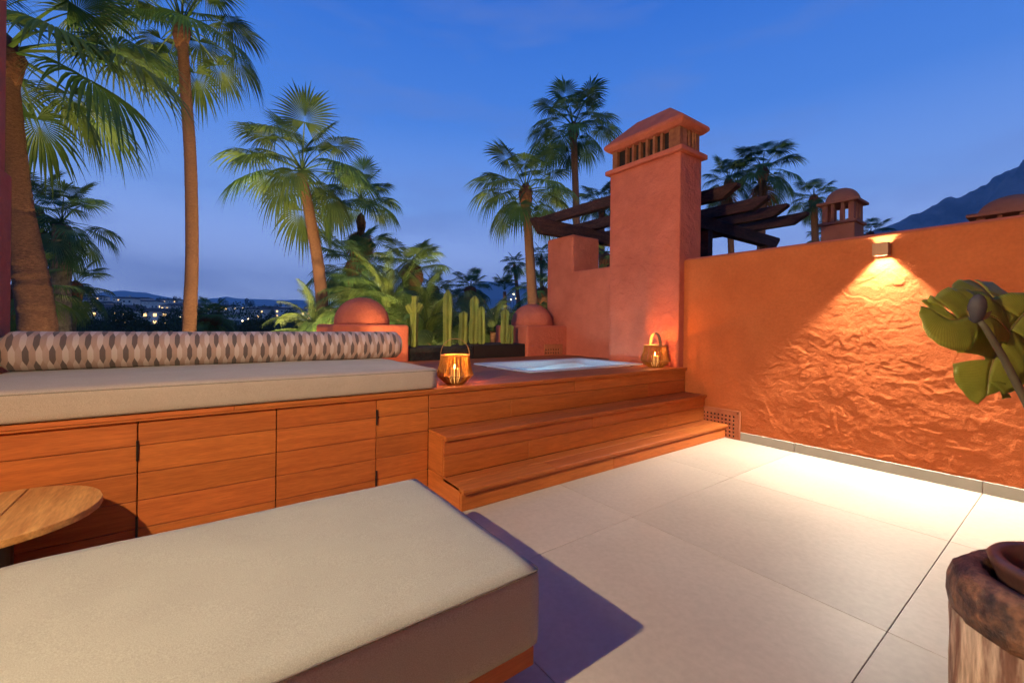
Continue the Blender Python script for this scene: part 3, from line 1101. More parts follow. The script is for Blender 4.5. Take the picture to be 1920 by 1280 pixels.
def bolster():
    t = thing('bolster', (.25, 3.74, .86), 'long round bolster woven with dark and pale hexagons, lying on the seat cushion', 'bolster')
    x0, x1, yc, zc, r_ = -.925, 1.452, 3.755, .978, .119
    n, m = 110, 40
    prof = []
    for i in range(n + 1):
        t_ = i / n
        x = x0 + (x1 - x0) * t_
        d = min(x - x0, x1 - x)
        rr = r_ * (1 - max(0, 1 - d / .035) ** 2.2 * .22) * (1 + .006 * math.sin(x * 21))
        prof.append((x, rr))
    vs, fs, uv = [], [], []
    for (x, rr) in prof:
        for j in range(m + 1):
            a = 2 * PI * j / m - PI / 2
            z = zc + rr * math.sin(a)
            vs.append((x, yc - rr * math.cos(a), max(z, .8645)))
    for i in range(n):
        for j in range(m):
            a = i * (m + 1) + j
            fs.append((a, a + 1, a + m + 2, a + m + 1))
    me = bpy.data.meshes.new('cover')
    me.from_pydata(vs, [], fs)
    me.materials.append(MT['bolster_weave'])
    ul = me.uv_layers.new(name='UVMap')
    for p in me.polygons:
        p.use_smooth = True
        for li in p.loop_indices:
            vi = me.loops[li].vertex_index
            ul.data[li].uv = (vi // (m + 1) / n, (vi % (m + 1)) / m)
    link('cover', me, t)
    for (x, s_) in ((x0, -1), (x1, 1)):
        rr = r_ * .78
        MB().lathe([(rr, 0), (rr * .9, .012), (rr * .4, .02), (0, .021)], 32).build('end_cap', 'fabric', t, smooth=True)
        o = t.children[-1]
        o.matrix_parent_inverse = Matrix.Identity(4)
        o.location = Vector((x, yc, zc)) - Vector(t.location)
        o.rotation_euler = (0, s_ * PI / 2, 0)


bolster()

ot = thing('ottoman', (.19, 1.5, 0), 'large low ottoman with grey beige fabric pad on an orange wooden base', 'ottoman')
OX0, OX1, OY0, OY1, OZ = -.50, .872, 1.028, 1.996, .406
cushion_mesh(OX0, OX1, OY0, OY1, .150, OZ - .004, .016, .006, 'fabric', 'c').build('pad', 'fabric', ot, smooth=True)
piping(OX0 + .002, OX1 - .002, OY0 - .0005, OY1 - .002, OZ - .014, .003, .018).build('piping', 'fabric_seam', ot, smooth=True)
MB().box(OX0 + .012, OX1 - .012, OY0 + .012, OY1 - .012, .088, .149).build('base_frame', 'deck_wood', ot, bevel=.004)
for x in (OX0 + .10, OX1 - .16):
    for y in (OY0 + .10, OY1 - .16):
        MB().box(x, x + .06, y, y + .06, .0005, .0875).build('foot', 'metal_black', ot, bevel=.003)

# ------------------------------------------------------------------ round side table
def side_table():
    cx, cy, rr, z0, z1 = -.64, 2.45, .312, .395, .425
    t = thing('side_table', (cx, cy, 0), 'round side table of thick honey wood planks on a black drum leg', 'table')
    seams = [cx - rr, cx - .165, cx + .035, cx + rr]
    for k in range(3):
        a, b = seams[k] + .002, seams[k + 1] - .002
        xs = [a + (b - a) * i / 14 for i in range(15)]
        half = lambda x: math.sqrt(max(0, rr * rr - (x - cx) ** 2))
        pts = [(x, cy - half(x)) for x in xs] + [(x, cy + half(x)) for x in reversed(xs)]
        q = []
        for p in pts:
            if not q or (abs(p[0] - q[-1][0]) + abs(p[1] - q[-1][1])) > 1e-4:
                q.append(p)
        if (abs(q[0][0] - q[-1][0]) + abs(q[0][1] - q[-1][1])) < 1e-4:
            q.pop()
        MB().prism(q, 2, z0, z1).build('top_plank', 'table_wood', t, bevel=.004, seg=2)
    MB().lathe([(.10, .004), (.10, .3945)], 28, (cx - .03, cy - .03, 0)).build('leg', 'metal_black', t, smooth=False, bevel=.004)
    MB().lathe([(.2, .0), (.2, .008), (.10, .012)], 32, (cx - .03, cy - .03, .0005)).build('foot_plate', 'metal_black', t)


side_table()

# ------------------------------------------------------------------ hot tub
def hot_tub():
    t = thing('hot_tub', ((TX0 + TX1) / 2, (TY0 + TY1) / 2, ZD), 'sunken white hot tub with speckled shell and glowing blue water', 'hot tub')
    x0, x1, y0, y1 = TX0 + .001, TX1 - .001, TY0 + .001, TY1 - .001

    def ring(ins, z, rc, n=10, wob=0):
        pts = []
        X0, X1, Y0_, Y1_ = x0 + ins, x1 - ins, y0 + ins, y1 - ins
        for (cx, cy, a0) in ((X1 - rc, Y0_ + rc, -90), (X1 - rc, Y1_ - rc, 0), (X0 + rc, Y1_ - rc, 90), (X0 + rc, Y0_ + rc, 180)):
            for k in range(n):
                a = R(a0 + 90 * k / (n - 1))
                pts.append([cx + rc * math.cos(a), cy + rc * math.sin(a), z])
        # straight edges get extra points so the ledge can wave
        out = []
        for i, p in enumerate(pts):
            q = pts[(i + 1) % len(pts)]
            out.append(p)
            L_ = math.dist(p, q)
            if L_ > .2:
                for k in range(1, 16):
                    out.append([p[j] + (q[j] - p[j]) * k / 16 for j in range(3)])
        if wob:
            for p in out:
                s = math.sin((p[0] - x0) * 5.2 + .6) * .5 + math.sin((p[1] - y0) * 6.5) * .3
                p[2] += wob * max(-.6, min(.6, s * 1.6))
        return out
    lv = [(0, ZD + .004, .05, 0), (.004, ZD + .016, .05, 0), (.03, ZD + .020, .06, 0), (.065, ZD + .017, .08, 0), (.085, ZD + .0, .10, 0),
          (.098, ZD - .042, .11, .028), (.112, ZD - .047, .12, .028), (.122, ZD - .056, .12, .028), (.14, ZD - .13, .13, 0), (.16, ZD - .24, .15, 0), (.24, ZD - .27, .15, 0), (.30, ZD - .55, .18, 0)]
    rings = [ring(a, z, rc, 10, wb) for a, z, rc, wb in lv]
    mb = MB()
    n = len(rings[0])
    for r_ in rings:
        mb.v += [tuple(p) for p in r_]
    for i in range(len(rings) - 1):
        for j in range(n):
            a, b = i * n + j, i * n + (j + 1) % n
            mb.f.append((a, a + n, b + n, b))
    mb.f.append(tuple(range((len(rings) - 1) * n, len(rings) * n)))
    mb.f = [tuple(reversed(q)) for q in mb.f]
    mb.build('shell', 'acrylic', t, smooth=True)
    wr = ring(.1345, ZD - .100, .13)
    w = MB()
    w.v = [tuple(p) for p in wr]
    w.f = [tuple(range(len(wr)))]
    o = w.build('water', 'water', t)
    for x in (TX0 + .55, TX0 + .9, TX0 + 1.25):
        MB().lathe([(.0, .012), (.022, .010), (.03, 0)], 16).build('jet', 'metal_black', t, smooth=True)
        o = t.children[-1]
        o.matrix_parent_inverse = Matrix.Identity(4)
        o.location = Vector((x, TY1 - .20, ZD - .215)) - Vector(t.location)
        o.rotation_euler = (R(70), 0, 0)
    # head pillow
    MB().lathe([(.0, .014), (.05, .012), (.07, 0)], 20).build('head_rest', 'planter_black', t, smooth=True)
    o = t.children[-1]
    o.matrix_parent_inverse = Matrix.Identity(4)
    o.location = Vector((TX1 - .118, TY0 + .52, ZD - .025)) - Vector(t.location)
    o.rotation_euler = (0, R(-75), 0)
    o.scale = (.5, 1, 1)
    MB().lathe([(.0, .012), (.05, .010), (.055, 0)], 20).build('underwater_lamp', 'tub_lens', t, smooth=True)
    o = t.children[-1]
    o.matrix_parent_inverse = Matrix.Identity(4)
    o.location = Vector(((TX0 + TX1) / 2, TY0 + .262, ZD - .38)) - Vector(t.location)
    o.rotation_euler = (R(-75), 0, 0)
    ld = bpy.data.lights.new('underwater_light', 'POINT')
    ld.energy = 26
    ld.color = (.28, .74, 1)
    ld.shadow_soft_size = .05
    lo = bpy.data.objects.new('underwater_light', ld)
    COL.objects.link(lo)
    lo.parent = t
    lo.location = Vector(((TX0 + TX1) / 2, TY0 + .40, ZD - .36)) - Vector(t.location)


hot_tub()

# ------------------------------------------------------------------ lanterns
def lantern(loc, s, rz, label, watts):
    t = thing('lantern', loc, label, 'lantern', 'wicker candle lanterns on the deck')
    prof = [(.062, .002), (.095, .028), (.132, .062), (.136, .07), (.128, .095), (.115, .15), (.104, .215)]
    rods = MB()
    n = 70
    for k in range(n):
        a = 2 * PI * k / n
        a2 = a + .02 * math.sin(k * 2.3)
        rods.tube([(r_ * math.cos(a2), r_ * math.sin(a2), z) for r_, z in prof], .0037, 4, cap=False)
    me = rods.mesh('rods', 'wicker')
    o = child('wicker_rods', me, t, sc=s)
    o['kind'] = 'stuff'

    def hoop(r_, z, rr):
        pts = [(r_ * math.cos(2 * PI * k / 40), r_ * math.sin(2 * PI * k / 40), z) for k in range(41)]
        return MB().tube(pts, rr, 6, cap=False).mesh('hoop', 'leather', True)
    for r_, z, rr in ((.062, .004, .004), (.137, .067, .0022), (.105, .216, .004)):
        child('hoop', hoop(r_, z, rr), t, sc=s)
    child('base_disc', MB().lathe([(.060, .002), (.060, .006), (0, .0065)], 32).mesh('base_disc', 'wicker'), t, sc=s)
    pts = []
    for k in range(21):
        a = PI * k / 20
        pts.append((.108 * math.cos(a), 0, .205 + .135 * math.sin(a) ** .8))
    band = MB()
    for i, p in enumerate(pts):
        tg = Vector(pts[min(i + 1, 20)]) - Vector(pts[max(i - 1, 0)])
        tg.normalize()
        nn = Vector((tg.z, 0, -tg.x))
        for a, b in ((-1, -1), (1, -1), (1, 1), (-1, 1)):
            q = Vector(p) + Vector((0, a * .014, 0)) + nn * (b * .002)
            band.v.append(tuple(q))
    for i in range(20):
        for j in range(4):
            a, b = i * 4 + j, i * 4 + (j + 1) % 4
            band.f.append((a, b, b + 4, a + 4))
    child('handle', band.mesh('handle', 'leather', False), t, rz=rz, sc=s)
    # the candle stands inside, a thing of its own
    c = thing('candle', (loc[0], loc[1], loc[2] + .008 * s), 'lit pillar candle inside the ' + ('lantern beside the seat cushion' if loc[0] < 3 else 'lantern in the chimney corner'), 'candle', 'lit candles in the lanterns')
    child('wax', MB().lathe([(.034, 0), (.036, .004), (.036, .105), (.031, .108), (.026, .098), (0, .096)], 24).mesh('wax', 'wax', True), c, sc=s)
    child('flame', MB().lathe([(0, .100), (.006, .108), (.008, .118), (.004, .134), (0, .146)], 12).mesh('flame', 'flame', True), c, sc=s)
    ld = bpy.data.lights.new('candle_light', 'POINT')
    ld.energy = watts
    ld.color = (1, .40, .10)
    ld.shadow_soft_size = .009
    lo = bpy.data.objects.new('candle_light', ld)
    COL.objects.link(lo)
    lo.parent = c
    lo.location = (0, 0, .168 * s)


lantern((1.600, 2.935, ZD + .0005), 1.03, R(-25), 'wicker lantern with raised strap handle beside the seat cushion', 13)
lantern((4.205, 2.965, ZD + .0005), 1.16, R(60), 'wicker lantern with tilted strap handle in the chimney corner', 12)

# ------------------------------------------------------------------ planters and cacti behind the deck
pl = thing('planter', (2.6, YB, ZD), 'dark rock-faced planter behind the deck, beside the orange domed block', 'planter')
MB().box(2.13, 3.05, YB + .004, YB + .5, -.3, .872).build('body', 'rock_planter', pl, bevel=.02)
MB().box(2.17, 3.01, YB + .05, YB + .46, .872, .876).build('soil', 'soil', pl)
pl2 = thing('planter', (3.5, YB, ZD), 'smooth black planter behind the deck, beside the pinkish domed block', 'planter')
MB().box(3.06, 3.975, YB + .03, YB + .55, -.3, .895).build('body', 'planter_black', pl2, bevel=.012)
MB().box(3.10, 3.935, YB + .08, YB + .51, .895, .899).build('soil', 'soil', pl2)


def column_mesh(h, r0, ribs, seed, taper=.55):
    """ribbed column: deep furrows, toothed rib edges, rounded tip"""
    r_ = random.Random(seed)
    mb = MB()
    ns = 34
    m = ribs * 6
    ph = r_.random() * 6
    lean = (r_.uniform(-.03, .03), r_.uniform(-.03, .03))
    for i in range(ns + 1):
        t = i / ns
        k = (math.sin(min(1, t * 5 + .55) * PI / 2)) * (1 - max(0, (t - .86) / .14) ** 2.2)
        k = max(k, .02) * (1 + .06 * math.sin(t * 9 + ph))
        for j in range(m):
            a = 2 * PI * j / m
            f = .5 + .5 * math.cos(a * ribs)
            rr = r0 * k * (.52 + .48 * f ** .8)
            if j % 6 == 0:
                rr += r0 * .10 * (i % 2) * k
            mb.v.append((rr * math.cos(a) + lean[0] * t * h, rr * math.sin(a) + lean[1] * t * h, t * h))
    for i in range(ns):
        for j in range(m):
            a, b = i * m + j, i * m + (j + 1) % m
            mb.f.append((a, b, b + m, a + m))
    mb.f.append(tuple(range(ns * m, ns * m + m)))
    return mb.mesh('stem', 'cactus', False)


def cactus(px, z0, w, stems, label):
    """stems: (pixel of the foot, height, radius, ribs)"""
    base = at(px[0], px[1], w)
    t = thing('cactus', (base.x, base.y, z0), label, 'cactus', 'column cacti in the planters')
    for k, (dx, h, r_, ribs) in enumerate(stems):
        off = RIGHT * dx
        child('stem', column_mesh(h, r_, ribs, len(label) * 7 + k * 13), t, (off.x, off.y, 0), rz=k * 1.3)
    return t


def yw(u, y):
    """distance along the view axis at which photo column u meets the plane at depth y"""
    return y / ray(u, 620).y


c1 = cactus((776, 660), .876, yw(776, YB + .15), [], 'lone serrated cactus with a forked yellowish tip beside the orange domed block')
child('stem', column_mesh(.60, .055, 4, 3), c1)
for k, (dx, dz, tilt, h) in enumerate(((-.05, .44, -.5, .13), (.055, .45, .55, .13), (.0, .53, .1, .14))):
    child('arm', column_mesh(h, .045, 4, 30 + k), c1, (RIGHT.x * dx * .6, RIGHT.y * dx * .6, dz), rot=(0, tilt, 0))
cactus((842, 670), .876, yw(842, YB + .2), [(-.02, .78, .066, 5)], 'tall single yellow-green column cactus in the rock planter')
cactus((868, 672), .876, yw(868, YB + .34), [(0, .50, .07, 5)], 'short shaded column cactus between two taller ones')
cactus((888, 668), .899, yw(888, YB + .22), [(0, .70, .07, 5), (.115, .55, .058, 5)], 'cactus with one tall and one shorter bright column')
cactus((946, 668), .899, yw(946, YB + .12), [(0, .52, .065, 5), (.09, .28, .045, 5)], 'dark green cactus with a low side shoot against the pinkish block')

# ------------------------------------------------------------------ pergola of the neighbouring terrace
pg = thing('pergola', (6.5, 4.0, 1.9), 'weathered dark timber pergola with slanted rafter ends behind the chimney', 'pergola')


def beam_x(x0, x1, y, z0, z1, th, cut=.16):
    MB().prism([(x0, z1), (x0, z1 - .05), (x0 + cut, z0), (x1 - cut, z0), (x1, z1 - .05), (x1, z1)], 1, y - th / 2, y + th / 2).build('girder', 'dark_wood_x', pg, bevel=.006, seg=1)


def beam_y(x, y0, y1, z0, z1, th, cut=.20):
    MB().prism([(y0, z1), (y0, z1 - .045), (y0 + cut, z0), (y1 - cut, z0), (y1, z1 - .045), (y1, z1)], 0, x - th / 2, x + th / 2).build('rafter', 'dark_wood', pg, bevel=.006, seg=1)


beam_x(4.22, 8.9, 5.25, 2.648, 2.88, .14)
beam_x(4.96, 8.75, 3.55, 2.66, 2.86, .14)
for x in (4.72, 5.56, 6.42, 7.06, 7.80):
    beam_y(x, 2.70 if x > 5 else 3.92, 5.75, 2.862 if x > 5 else 2.882, 3.03, .11, .20 if x > 5 else .05)
for x in (6.3, 8.3):
    for y in (3.55, 5.25):
        MB().box(x - .07, x + .07, y - .069, y + .069, -5, 2.655).build('post', 'dark_wood', pg, bevel=.006, seg=1)
beam_x(4.95, 6.3, 4.3, 1.9, 2.1, .12, .1)


# ------------------------------------------------------------------ neighbours' domed chimneys
def small_chimney(u, vbase, w, width, zs_, label):
    p = at(u, vbase, w)
    t = thing('chimney', (p.x, p.y, zs_[0]), label, 'chimney', "neighbours' domed chimneys")
    h = width / 2
    zb, zc, zv, ztop = zs_
    x, y = 0, 0
    k = Matrix.Rotation(.35 if False else 0, 4, 'Z')

    def put(mb, name, m, smooth=False, bev=0):
        o = child(name, mb.mesh(name, m, smooth), t)
        if bev:
            b = o.modifiers.new('bevel', 'BEVEL')
            b.width = bev
            b.segments = 2
        return o
    put(MB().box(-h, h, -h, h, 0, zc - zb), 'stack', 'plaster_far', bev=.015)
    put(MB().box(-h * 1.14, h * 1.14, -h * 1.14, h * 1.14, zc - zb, zc - zb + .06), 'cornice', 'plaster_far', bev=.012)
    for (sx, sy) in ((-1, -1), (1, -1), (1, 1), (-1, 1)):
        put(MB().box(sx * h * .95 - .05 * (1 + sx), sx * h * .95 + .05 * (1 - sx), sy * h * .95 - .05 * (1 + sy), sy * h * .95 + .05 * (1 - sy), zc - zb + .061, zv - zb), 'corner_brick', 'plaster_far')
    for i in range(2):
        q = -h * .3 + i * h * .6
        for s_ in (-1, 1):
            put(MB().box(q - .03, q + .03, s_ * h * .9 - .03, s_ * h * .9 + .03, zc - zb + .061, zv - zb), 'vent_slat', 'plaster_far')
            put(MB().box(s_ * h * .9 - .03, s_ * h * .9 + .03, q - .03, q + .03, zc - zb + .061, zv - zb), 'vent_slat', 'plaster_far')
    put(MB().box(-h * 1.24, h * 1.24, -h * 1.24, h * 1.24, zv - zb, zv - zb + .06), 'cap_slab', 'plaster_far', bev=.012)
    n = 10
    r_ = h * 1.05
    hh = ztop - zv - .06
    put(MB().lathe([(r_, -.01), (r_, .0)] + [(r_ * math.cos(PI / 2 * i / n), hh * math.sin(PI / 2 * i / n)) for i in range(1, n)] + [(0, hh)], 32, (0, 0, zv - zb + .06)), 'dome', 'plaster_far', True)


small_chimney(1579, 440, 9.3, .60, (-1.0, 3.42, 3.86, 4.24), 'slim pink chimney with slatted vent and dome, beyond the wall by the pergola')
small_chimney(1900, 410, 7.2, .80, (-1.0, 2.72, 3.09, 3.46), 'broad dark red domed chimney half hidden by the wall, before the mountain')


# ------------------------------------------------------------------ palms
def fan_leaf(pitch, seed, m, nseg=48, pet=1.12, Rb=.88, droop=1.0, bend=26):
    r_ = random.Random(seed)
    mb = MB()
    p = Vector((0, 0, 0))
    pts, ang = [p.copy()], R(pitch)
    n = 7
    for i in range(n):
        a = ang - R(bend) * ((i + 1) / n) ** 1.5
        p = p + Vector((math.cos(a), 0, math.sin(a))) * (pet / n)
        pts.append(p.copy())
    mb.tube(pts, [.030 - .018 * i / n for i in range(n + 1)], 5, squash=.55)
    a = ang - R(bend)
    fw = Vector((math.cos(a), 0, math.sin(a)))
    sd = Vector((0, 1, 0))
    up = Vector((-math.sin(a), 0, math.cos(a)))
    span = R(148)
    stt = [0, .16, .32, .46, .60, .74, .88, 1.0]
    for s in range(nseg):
        th = -span + 2 * span * (s + .5) / nseg
        dth = 2 * span / nseg
        L_ = Rb * (.80 + .26 * math.cos(th * .55)) * r_.uniform(.93, 1.05)
        drp = droop * r_.uniform(.65, 1.35)
        spl = .46 + .12 * math.cos(th) * r_.uniform(.7, 1.2)
        tw = r_.uniform(-.03, .03)
        base = pts[-1] + fw * (.12 * max(0, math.cos(th)))
        d0 = fw * math.cos(th) + sd * math.sin(th)
        fold = up * (.16 * abs(math.sin(th)) - .10)
        prev = None
        for k in stt:
            r = L_ * k
            c = base + d0 * r + fold * (r * k)
            over = max(0, k - .34)
            g_ = drp * over ** 1.6 * 1.05 * L_
            c = c + Vector((0, 0, -g_)) - d0 * (g_ * .40) + sd * (tw * over)
            if k < spl:
                wd = r * math.tan(dth / 2)
            else:
                wd = L_ * spl * math.tan(dth / 2) * max(.05, ((1 - k) / (1 - spl)) ** 1.15)
            sv = (-fw * math.sin(th) + sd * math.cos(th))
            lo = up * (-.35 * wd)
            q = [c - sv * wd + lo, c - lo * .6, c + sv * wd + lo]
            i0 = len(mb.v)
            mb.v += [tuple(x) for x in q]
            if prev is not None:
                mb.f.append((prev, prev + 1, i0 + 1, i0))
                mb.f.append((prev + 1, prev + 2, i0 + 2, i0 + 1))
            prev = i0
    return mb.mesh('fan_leaf', m)


PITCHES = [82, 62, 45, 28, 12, -6, -26, -48]
FAN = {}
for mname in ('palm_leaf', 'palm_leaf_blue'):
    for i, pt_ in enumerate(PITCHES):
        for s_ in range(2):
            FAN[(mname, i, s_)] = fan_leaf(pt_, 40 + i * 5 + s_ + (100 if 'blue' in mname else 0), mname, droop=(.3, .5, .62, .74, .86, .98, 1.1, 1.2)[i], nseg=48 if i < 6 else 42)
for s_ in range(3):
    FAN[('dead_leaf', 0, s_)] = fan_leaf(-68 - 6 * s_, 400 + s_, 'dead_leaf', nseg=26, pet=.7, Rb=.85, droop=.8, bend=14)


def trunk_mesh(pts, rads, m, seed, ring=.07, n=18):
    """tapered curved trunk with leaf-scar rings"""
    pts = [Vector(p) for p in pts]
    r_ = random.Random(seed)
    dense, rr = [], []
    L_ = sum((pts[i + 1] - pts[i]).length for i in range(len(pts) - 1))
    cnt = max(24, int(L_ / ring))
    ks = len(pts) - 1
    for i in range(cnt + 1):
        t = i / cnt * ks
        k = min(ks - 1, int(t))
        f = t - k
        p0, p1 = pts[max(0, k - 1)], pts[k]
        p2, p3 = pts[k + 1], pts[min(ks, k + 2)]
        q = .5 * ((2 * p1) + (p2 - p0) * f + (2 * p0 - 5 * p1 + 4 * p2 - p3) * f * f + (3 * p1 - p0 - 3 * p2 + p3) * f ** 3)
        ra = rads[k] + (rads[k + 1] - rads[k]) * f
        dense += [q, q + (p2 - p1).normalized() * (ring * .55)]
        w_ = r_.uniform(.985, 1.015)
        k2 = r_.uniform(.004, .022)
        rr += [ra * (1 + k2) * w_, ra * (1 - k2) * w_]
    return MB().tube(dense, rr, n).mesh('trunk', m, True)


def palm(name, base_uv, crown_uv, w, zbase, crown_r, r_base, r_top, label, nleaf=30, seed=1, leafm='palm_leaf', bark='bark_palm', dead=0, mid=None, fib=True, group='fan palms around the terrace', leaves=None, pmin=-48, lift=0):
    """base_uv: where the trunk is last seen; it runs on straight down to the ground"""
    r_ = random.Random(seed)
    b = at(*base_uv, w)
    c = at(*crown_uv, w)
    d = (b - c)
    t = thing(name, (b.x + d.x * .15, b.y + d.y * .15, zbase), label, 'palm tree', group)
    o = Vector(t.location)
    foot = Vector((b.x + d.x * .15, b.y + d.y * .15, zbase))
    stepl = max(.6, (b - c).length / (len(mid or []) + 1))
    nb = max(1, round((b - foot).length / stepl))
    pts = [foot.lerp(b, i / nb) for i in range(nb + 1)]
    rr = [r_base * (1.14 - .14 * i / nb) for i in range(nb + 1)]
    n0 = len(pts)
    for q in (mid or []):
        pts.append(at(*q, w))
        rr.append(r_base + (r_top - r_base) * (len(pts) - n0) / (len(mid) + 1))
    pts.append(c)
    rr.append(r_top)
    child('trunk', trunk_mesh([p - o for p in pts], rr, bark, seed), t)
    cl = c - o
    if fib:
        fm = MB().lathe([(r_top * 1.0, -.45), (r_top * 1.55, -.15), (r_top * 1.75, .05), (r_top * 1.2, .25), (.02, .38)], 14, jitter=lambda a, z: 1 + .14 * math.sin(a * 5 + z * 17)).mesh('fibre_collar', 'fibre', True)
        child('fibre_collar', fm, t, cl)
    s = crown_r / 1.75
    if leaves is None:
        leaves = []
        for k in range(nleaf):
            f = (k + .5) / nleaf
            pi_ = 84 - (84 - pmin) * f ** .85 + r_.uniform(-7, 7)
            leaves.append((k * 137.5 + r_.uniform(-14, 14), pi_, r_.uniform(.86, 1.1)))
    for az, pi_, ls in leaves:
        i = min(range(len(PITCHES)), key=lambda q: abs(PITCHES[q] - pi_))
        ln = child('leaf', FAN[(leafm, i, r_.randrange(2))], t, cl + Vector((0, 0, .12 + lift)), rz=R(az), sc=s * ls)
    for k in range(dead):
        child('dead_leaf', FAN[('dead_leaf', 0, k % 3)], t, cl + Vector((0, 0, -.05)), rz=R(k * 137.5 + 20), sc=s * r_.uniform(.8, 1.1))
    return t


AZR = math.degrees(math.atan2(RIGHT.y, RIGHT.x))       # world azimuth of "towards the right of the view"
palm('palm_tree', (72, 620), (8, 115), 5.6, -5, 1.62, .185, .115, 'close thick-trunked fan palm leaning beside the dark red wall end', mid=[(54, 500), (34, 400), (23, 300), (15, 200)], seed=3,
     leaves=[(AZR - 6, 46, 1.1), (AZR + 20, 26, 1.1), (AZR - 22, 16, 1.1), (AZR + 10, 6, 1.25), (AZR - 4, -8, 1.2), (AZR + 55, -26, .8), (AZR + 75, -8, 1.0), (AZR + 100, 15, 1.0), (AZR + 115, -30, .9),
             (AZR + 60, 45, 1.0), (AZR - 60, 30, 1.0), (AZR - 75, 0, 1.), (AZR + 140, 10, 1.0), (AZR + 180, 20, 1), (AZR + 200, -20, 1), (AZR + 240, 10, 1), (AZR + 30, 70, 1), (AZR + 150, 65, 1), (AZR + 270, 60, 1)])
palm('palm_tree', (355, 620), (341, 58), 10.5, -5, 1.85, .148, .11, 'tall slender fan palm with a straight bare trunk rising behind the bolster', mid=[(360, 480), (357, 300), (348, 170)], nleaf=25, seed=5, pmin=-26)
palm('palm_tree', (606, 600), (566, 330), 11, -5, 1.85, .155, .12, 'fan palm with warm lit trunk left of the orange domed block', mid=[(597, 500), (582, 410)], nleaf=22, seed=8, fib=False, pmin=-36)
palm('palm_tree', (684, 540), (677, 418), 16, -5, 1.5, .12, .095, 'thin fan palm with a shaggy skirt of dead brown leaves', nleaf=22, seed=9, dead=22, pmin=-22, lift=.75)
palm('palm_tree', (112, 620), (116, 425), 12, -5, 1.35, .24, .19, 'fan palm with pale shaggy trunk beside the close leaning palm', bark='bark_shag', leafm='palm_leaf_blue', nleaf=20, seed=12, fib=False)
palm('palm_tree', (40, 640), (58, 400), 14, -5, 1.5, .2, .17, 'fan palm half hidden behind the close leaning trunk', leafm='palm_leaf', bark='bark_shag', nleaf=18, seed=13, dead=6)
palm('palm_tree', (130, 640), (142, 545), 15, -5, 1.15, .16, .14, 'low fan palm with drooping leaves behind the shaggy trunk', leafm='palm_leaf', bark='bark_shag', nleaf=20, seed=14)
palm('palm_tree', (30, 660), (38, 560), 9, -5, .95, .16, .14, 'bright low fan palm behind the dark red wall end', leafm='palm_leaf', bark='bark_shag', nleaf=18, seed=15)
palm('palm_tree', (655, 640), (662, 505), 14.5, -5, 1.5, .17, .15, 'dense low fan palm with dead leaves under the thin shaggy palm', leafm='palm_leaf_blue', bark='bark_shag', nleaf=30, seed=17, dead=10)
palm('palm_tree', (772, 640), (772, 515), 12.5, -5, 1.15, .2, .19, 'stout palm crown with orange brown dead leaves above the feathery fronds', leafm='palm_leaf', bark='fibre', nleaf=14, seed=18, dead=18, pmin=25)
palm('palm_tree', (1000, 600), (986, 365), 13, -5, 1.6, .165, .12, 'broad fan palm left of the pergola beam end', mid=[(994, 490)], nleaf=24, seed=21, pmin=-38)
palm('palm_tree', (1082, 500), (1075, 245), 17, -5, 1.8, .15, .12, 'tallest fan palm rising behind the pergola, left of the chimney', mid=[(1080, 380)], nleaf=26, seed=22, leafm='palm_leaf_blue', pmin=-22)
palm('palm_tree', (1425, 520), (1430, 325), 19, -5, 1.6, .17, .15, 'fan palm with brownish lower leaves above the slanted rafters', mid=[(1428, 420)], nleaf=22, seed=23, leafm='palm_leaf_blue', dead=3, pmin=-30)
palm('palm_tree', (1372, 520), (1366, 345), 21, -5, 1.4, .15, .13, 'fan palm partly hidden by the chimney and the palm with brownish leaves', nleaf=20, seed=24, leafm='palm_leaf_blue', dead=3, pmin=-35)
palm('palm_tree', (1530, 520), (1526, 378), 20, -5, 1.15, .16, .13, 'fan palm beside the slim pink domed chimney', nleaf=20, seed=25, leafm='palm_leaf_blue', pmin=-45)
palm('palm_tree', (1600, 560), (1556, 450), 22, -5, 1.2, .15, .13, 'low fan palm peeping over the wall beneath the slim pink chimney', nleaf=22, seed=26, leafm='palm_leaf_blue')
palm('palm_tree', (1640, 560), (1632, 445), 24, -5, 1.1, .15, .13, 'low dark fan palm peeping over the wall near the cube lamp', nleaf=22, seed=27, leafm='palm_leaf_blue')
palm('palm_tree', (1128, 560), (1128, 385), 20, -5, 1.3, .15, .13, 'fan palm hidden behind the pergola left of the chimney', nleaf=24, seed=28, leafm='palm_leaf_blue', pmin=-30)
palm('palm_tree', (1132, 600), (1136, 490), 16, -5, 1.0, .15, .13, 'palm with brown hanging leaves in the gap above the low parapet', nleaf=14, seed=29, dead=12)
palm('palm_tree', (972, 570), (964, 496), 46, -5, 1.5, .22, .16, 'small distant palm on a thin dark trunk before the blue hills', nleaf=24, seed=31, leafm='palm_leaf_blue', fib=False)
palm('palm_tree', (1015, 570), (1015, 480), 50, -5, 1.6, .22, .16, 'small distant palm just left of the square pier', nleaf=24, seed=32, leafm='palm_leaf_blue', fib=False)
palm('palm_tree', (882, 620), (882, 545), 30, -5, 1.55, .3, .25, 'round-crowned palm in the distance above the cacti', nleaf=34, seed=33, leafm='palm_leaf_blue', bark='bark_shag')
palm('palm_tree', (812, 640), (812, 545), 26, -5, 1.4, .25, .22, 'dark palm behind the feathery fronds', nleaf=26, seed=34, leafm='palm_leaf_blue')
palm('palm_tree', (396, 660), (396, 602), 22, -5, 1.15, .3, .28, 'squat bushy palm beside the tall slender trunk', nleaf=34, seed=35, dead=5)
palm('palm_tree', (1016, 660), (1018, 555), 16, -5, 1.2, .25, .22, 'dark leafy palm behind the pinkish dome', nleaf=26, seed=36, leafm='palm_leaf_blue')
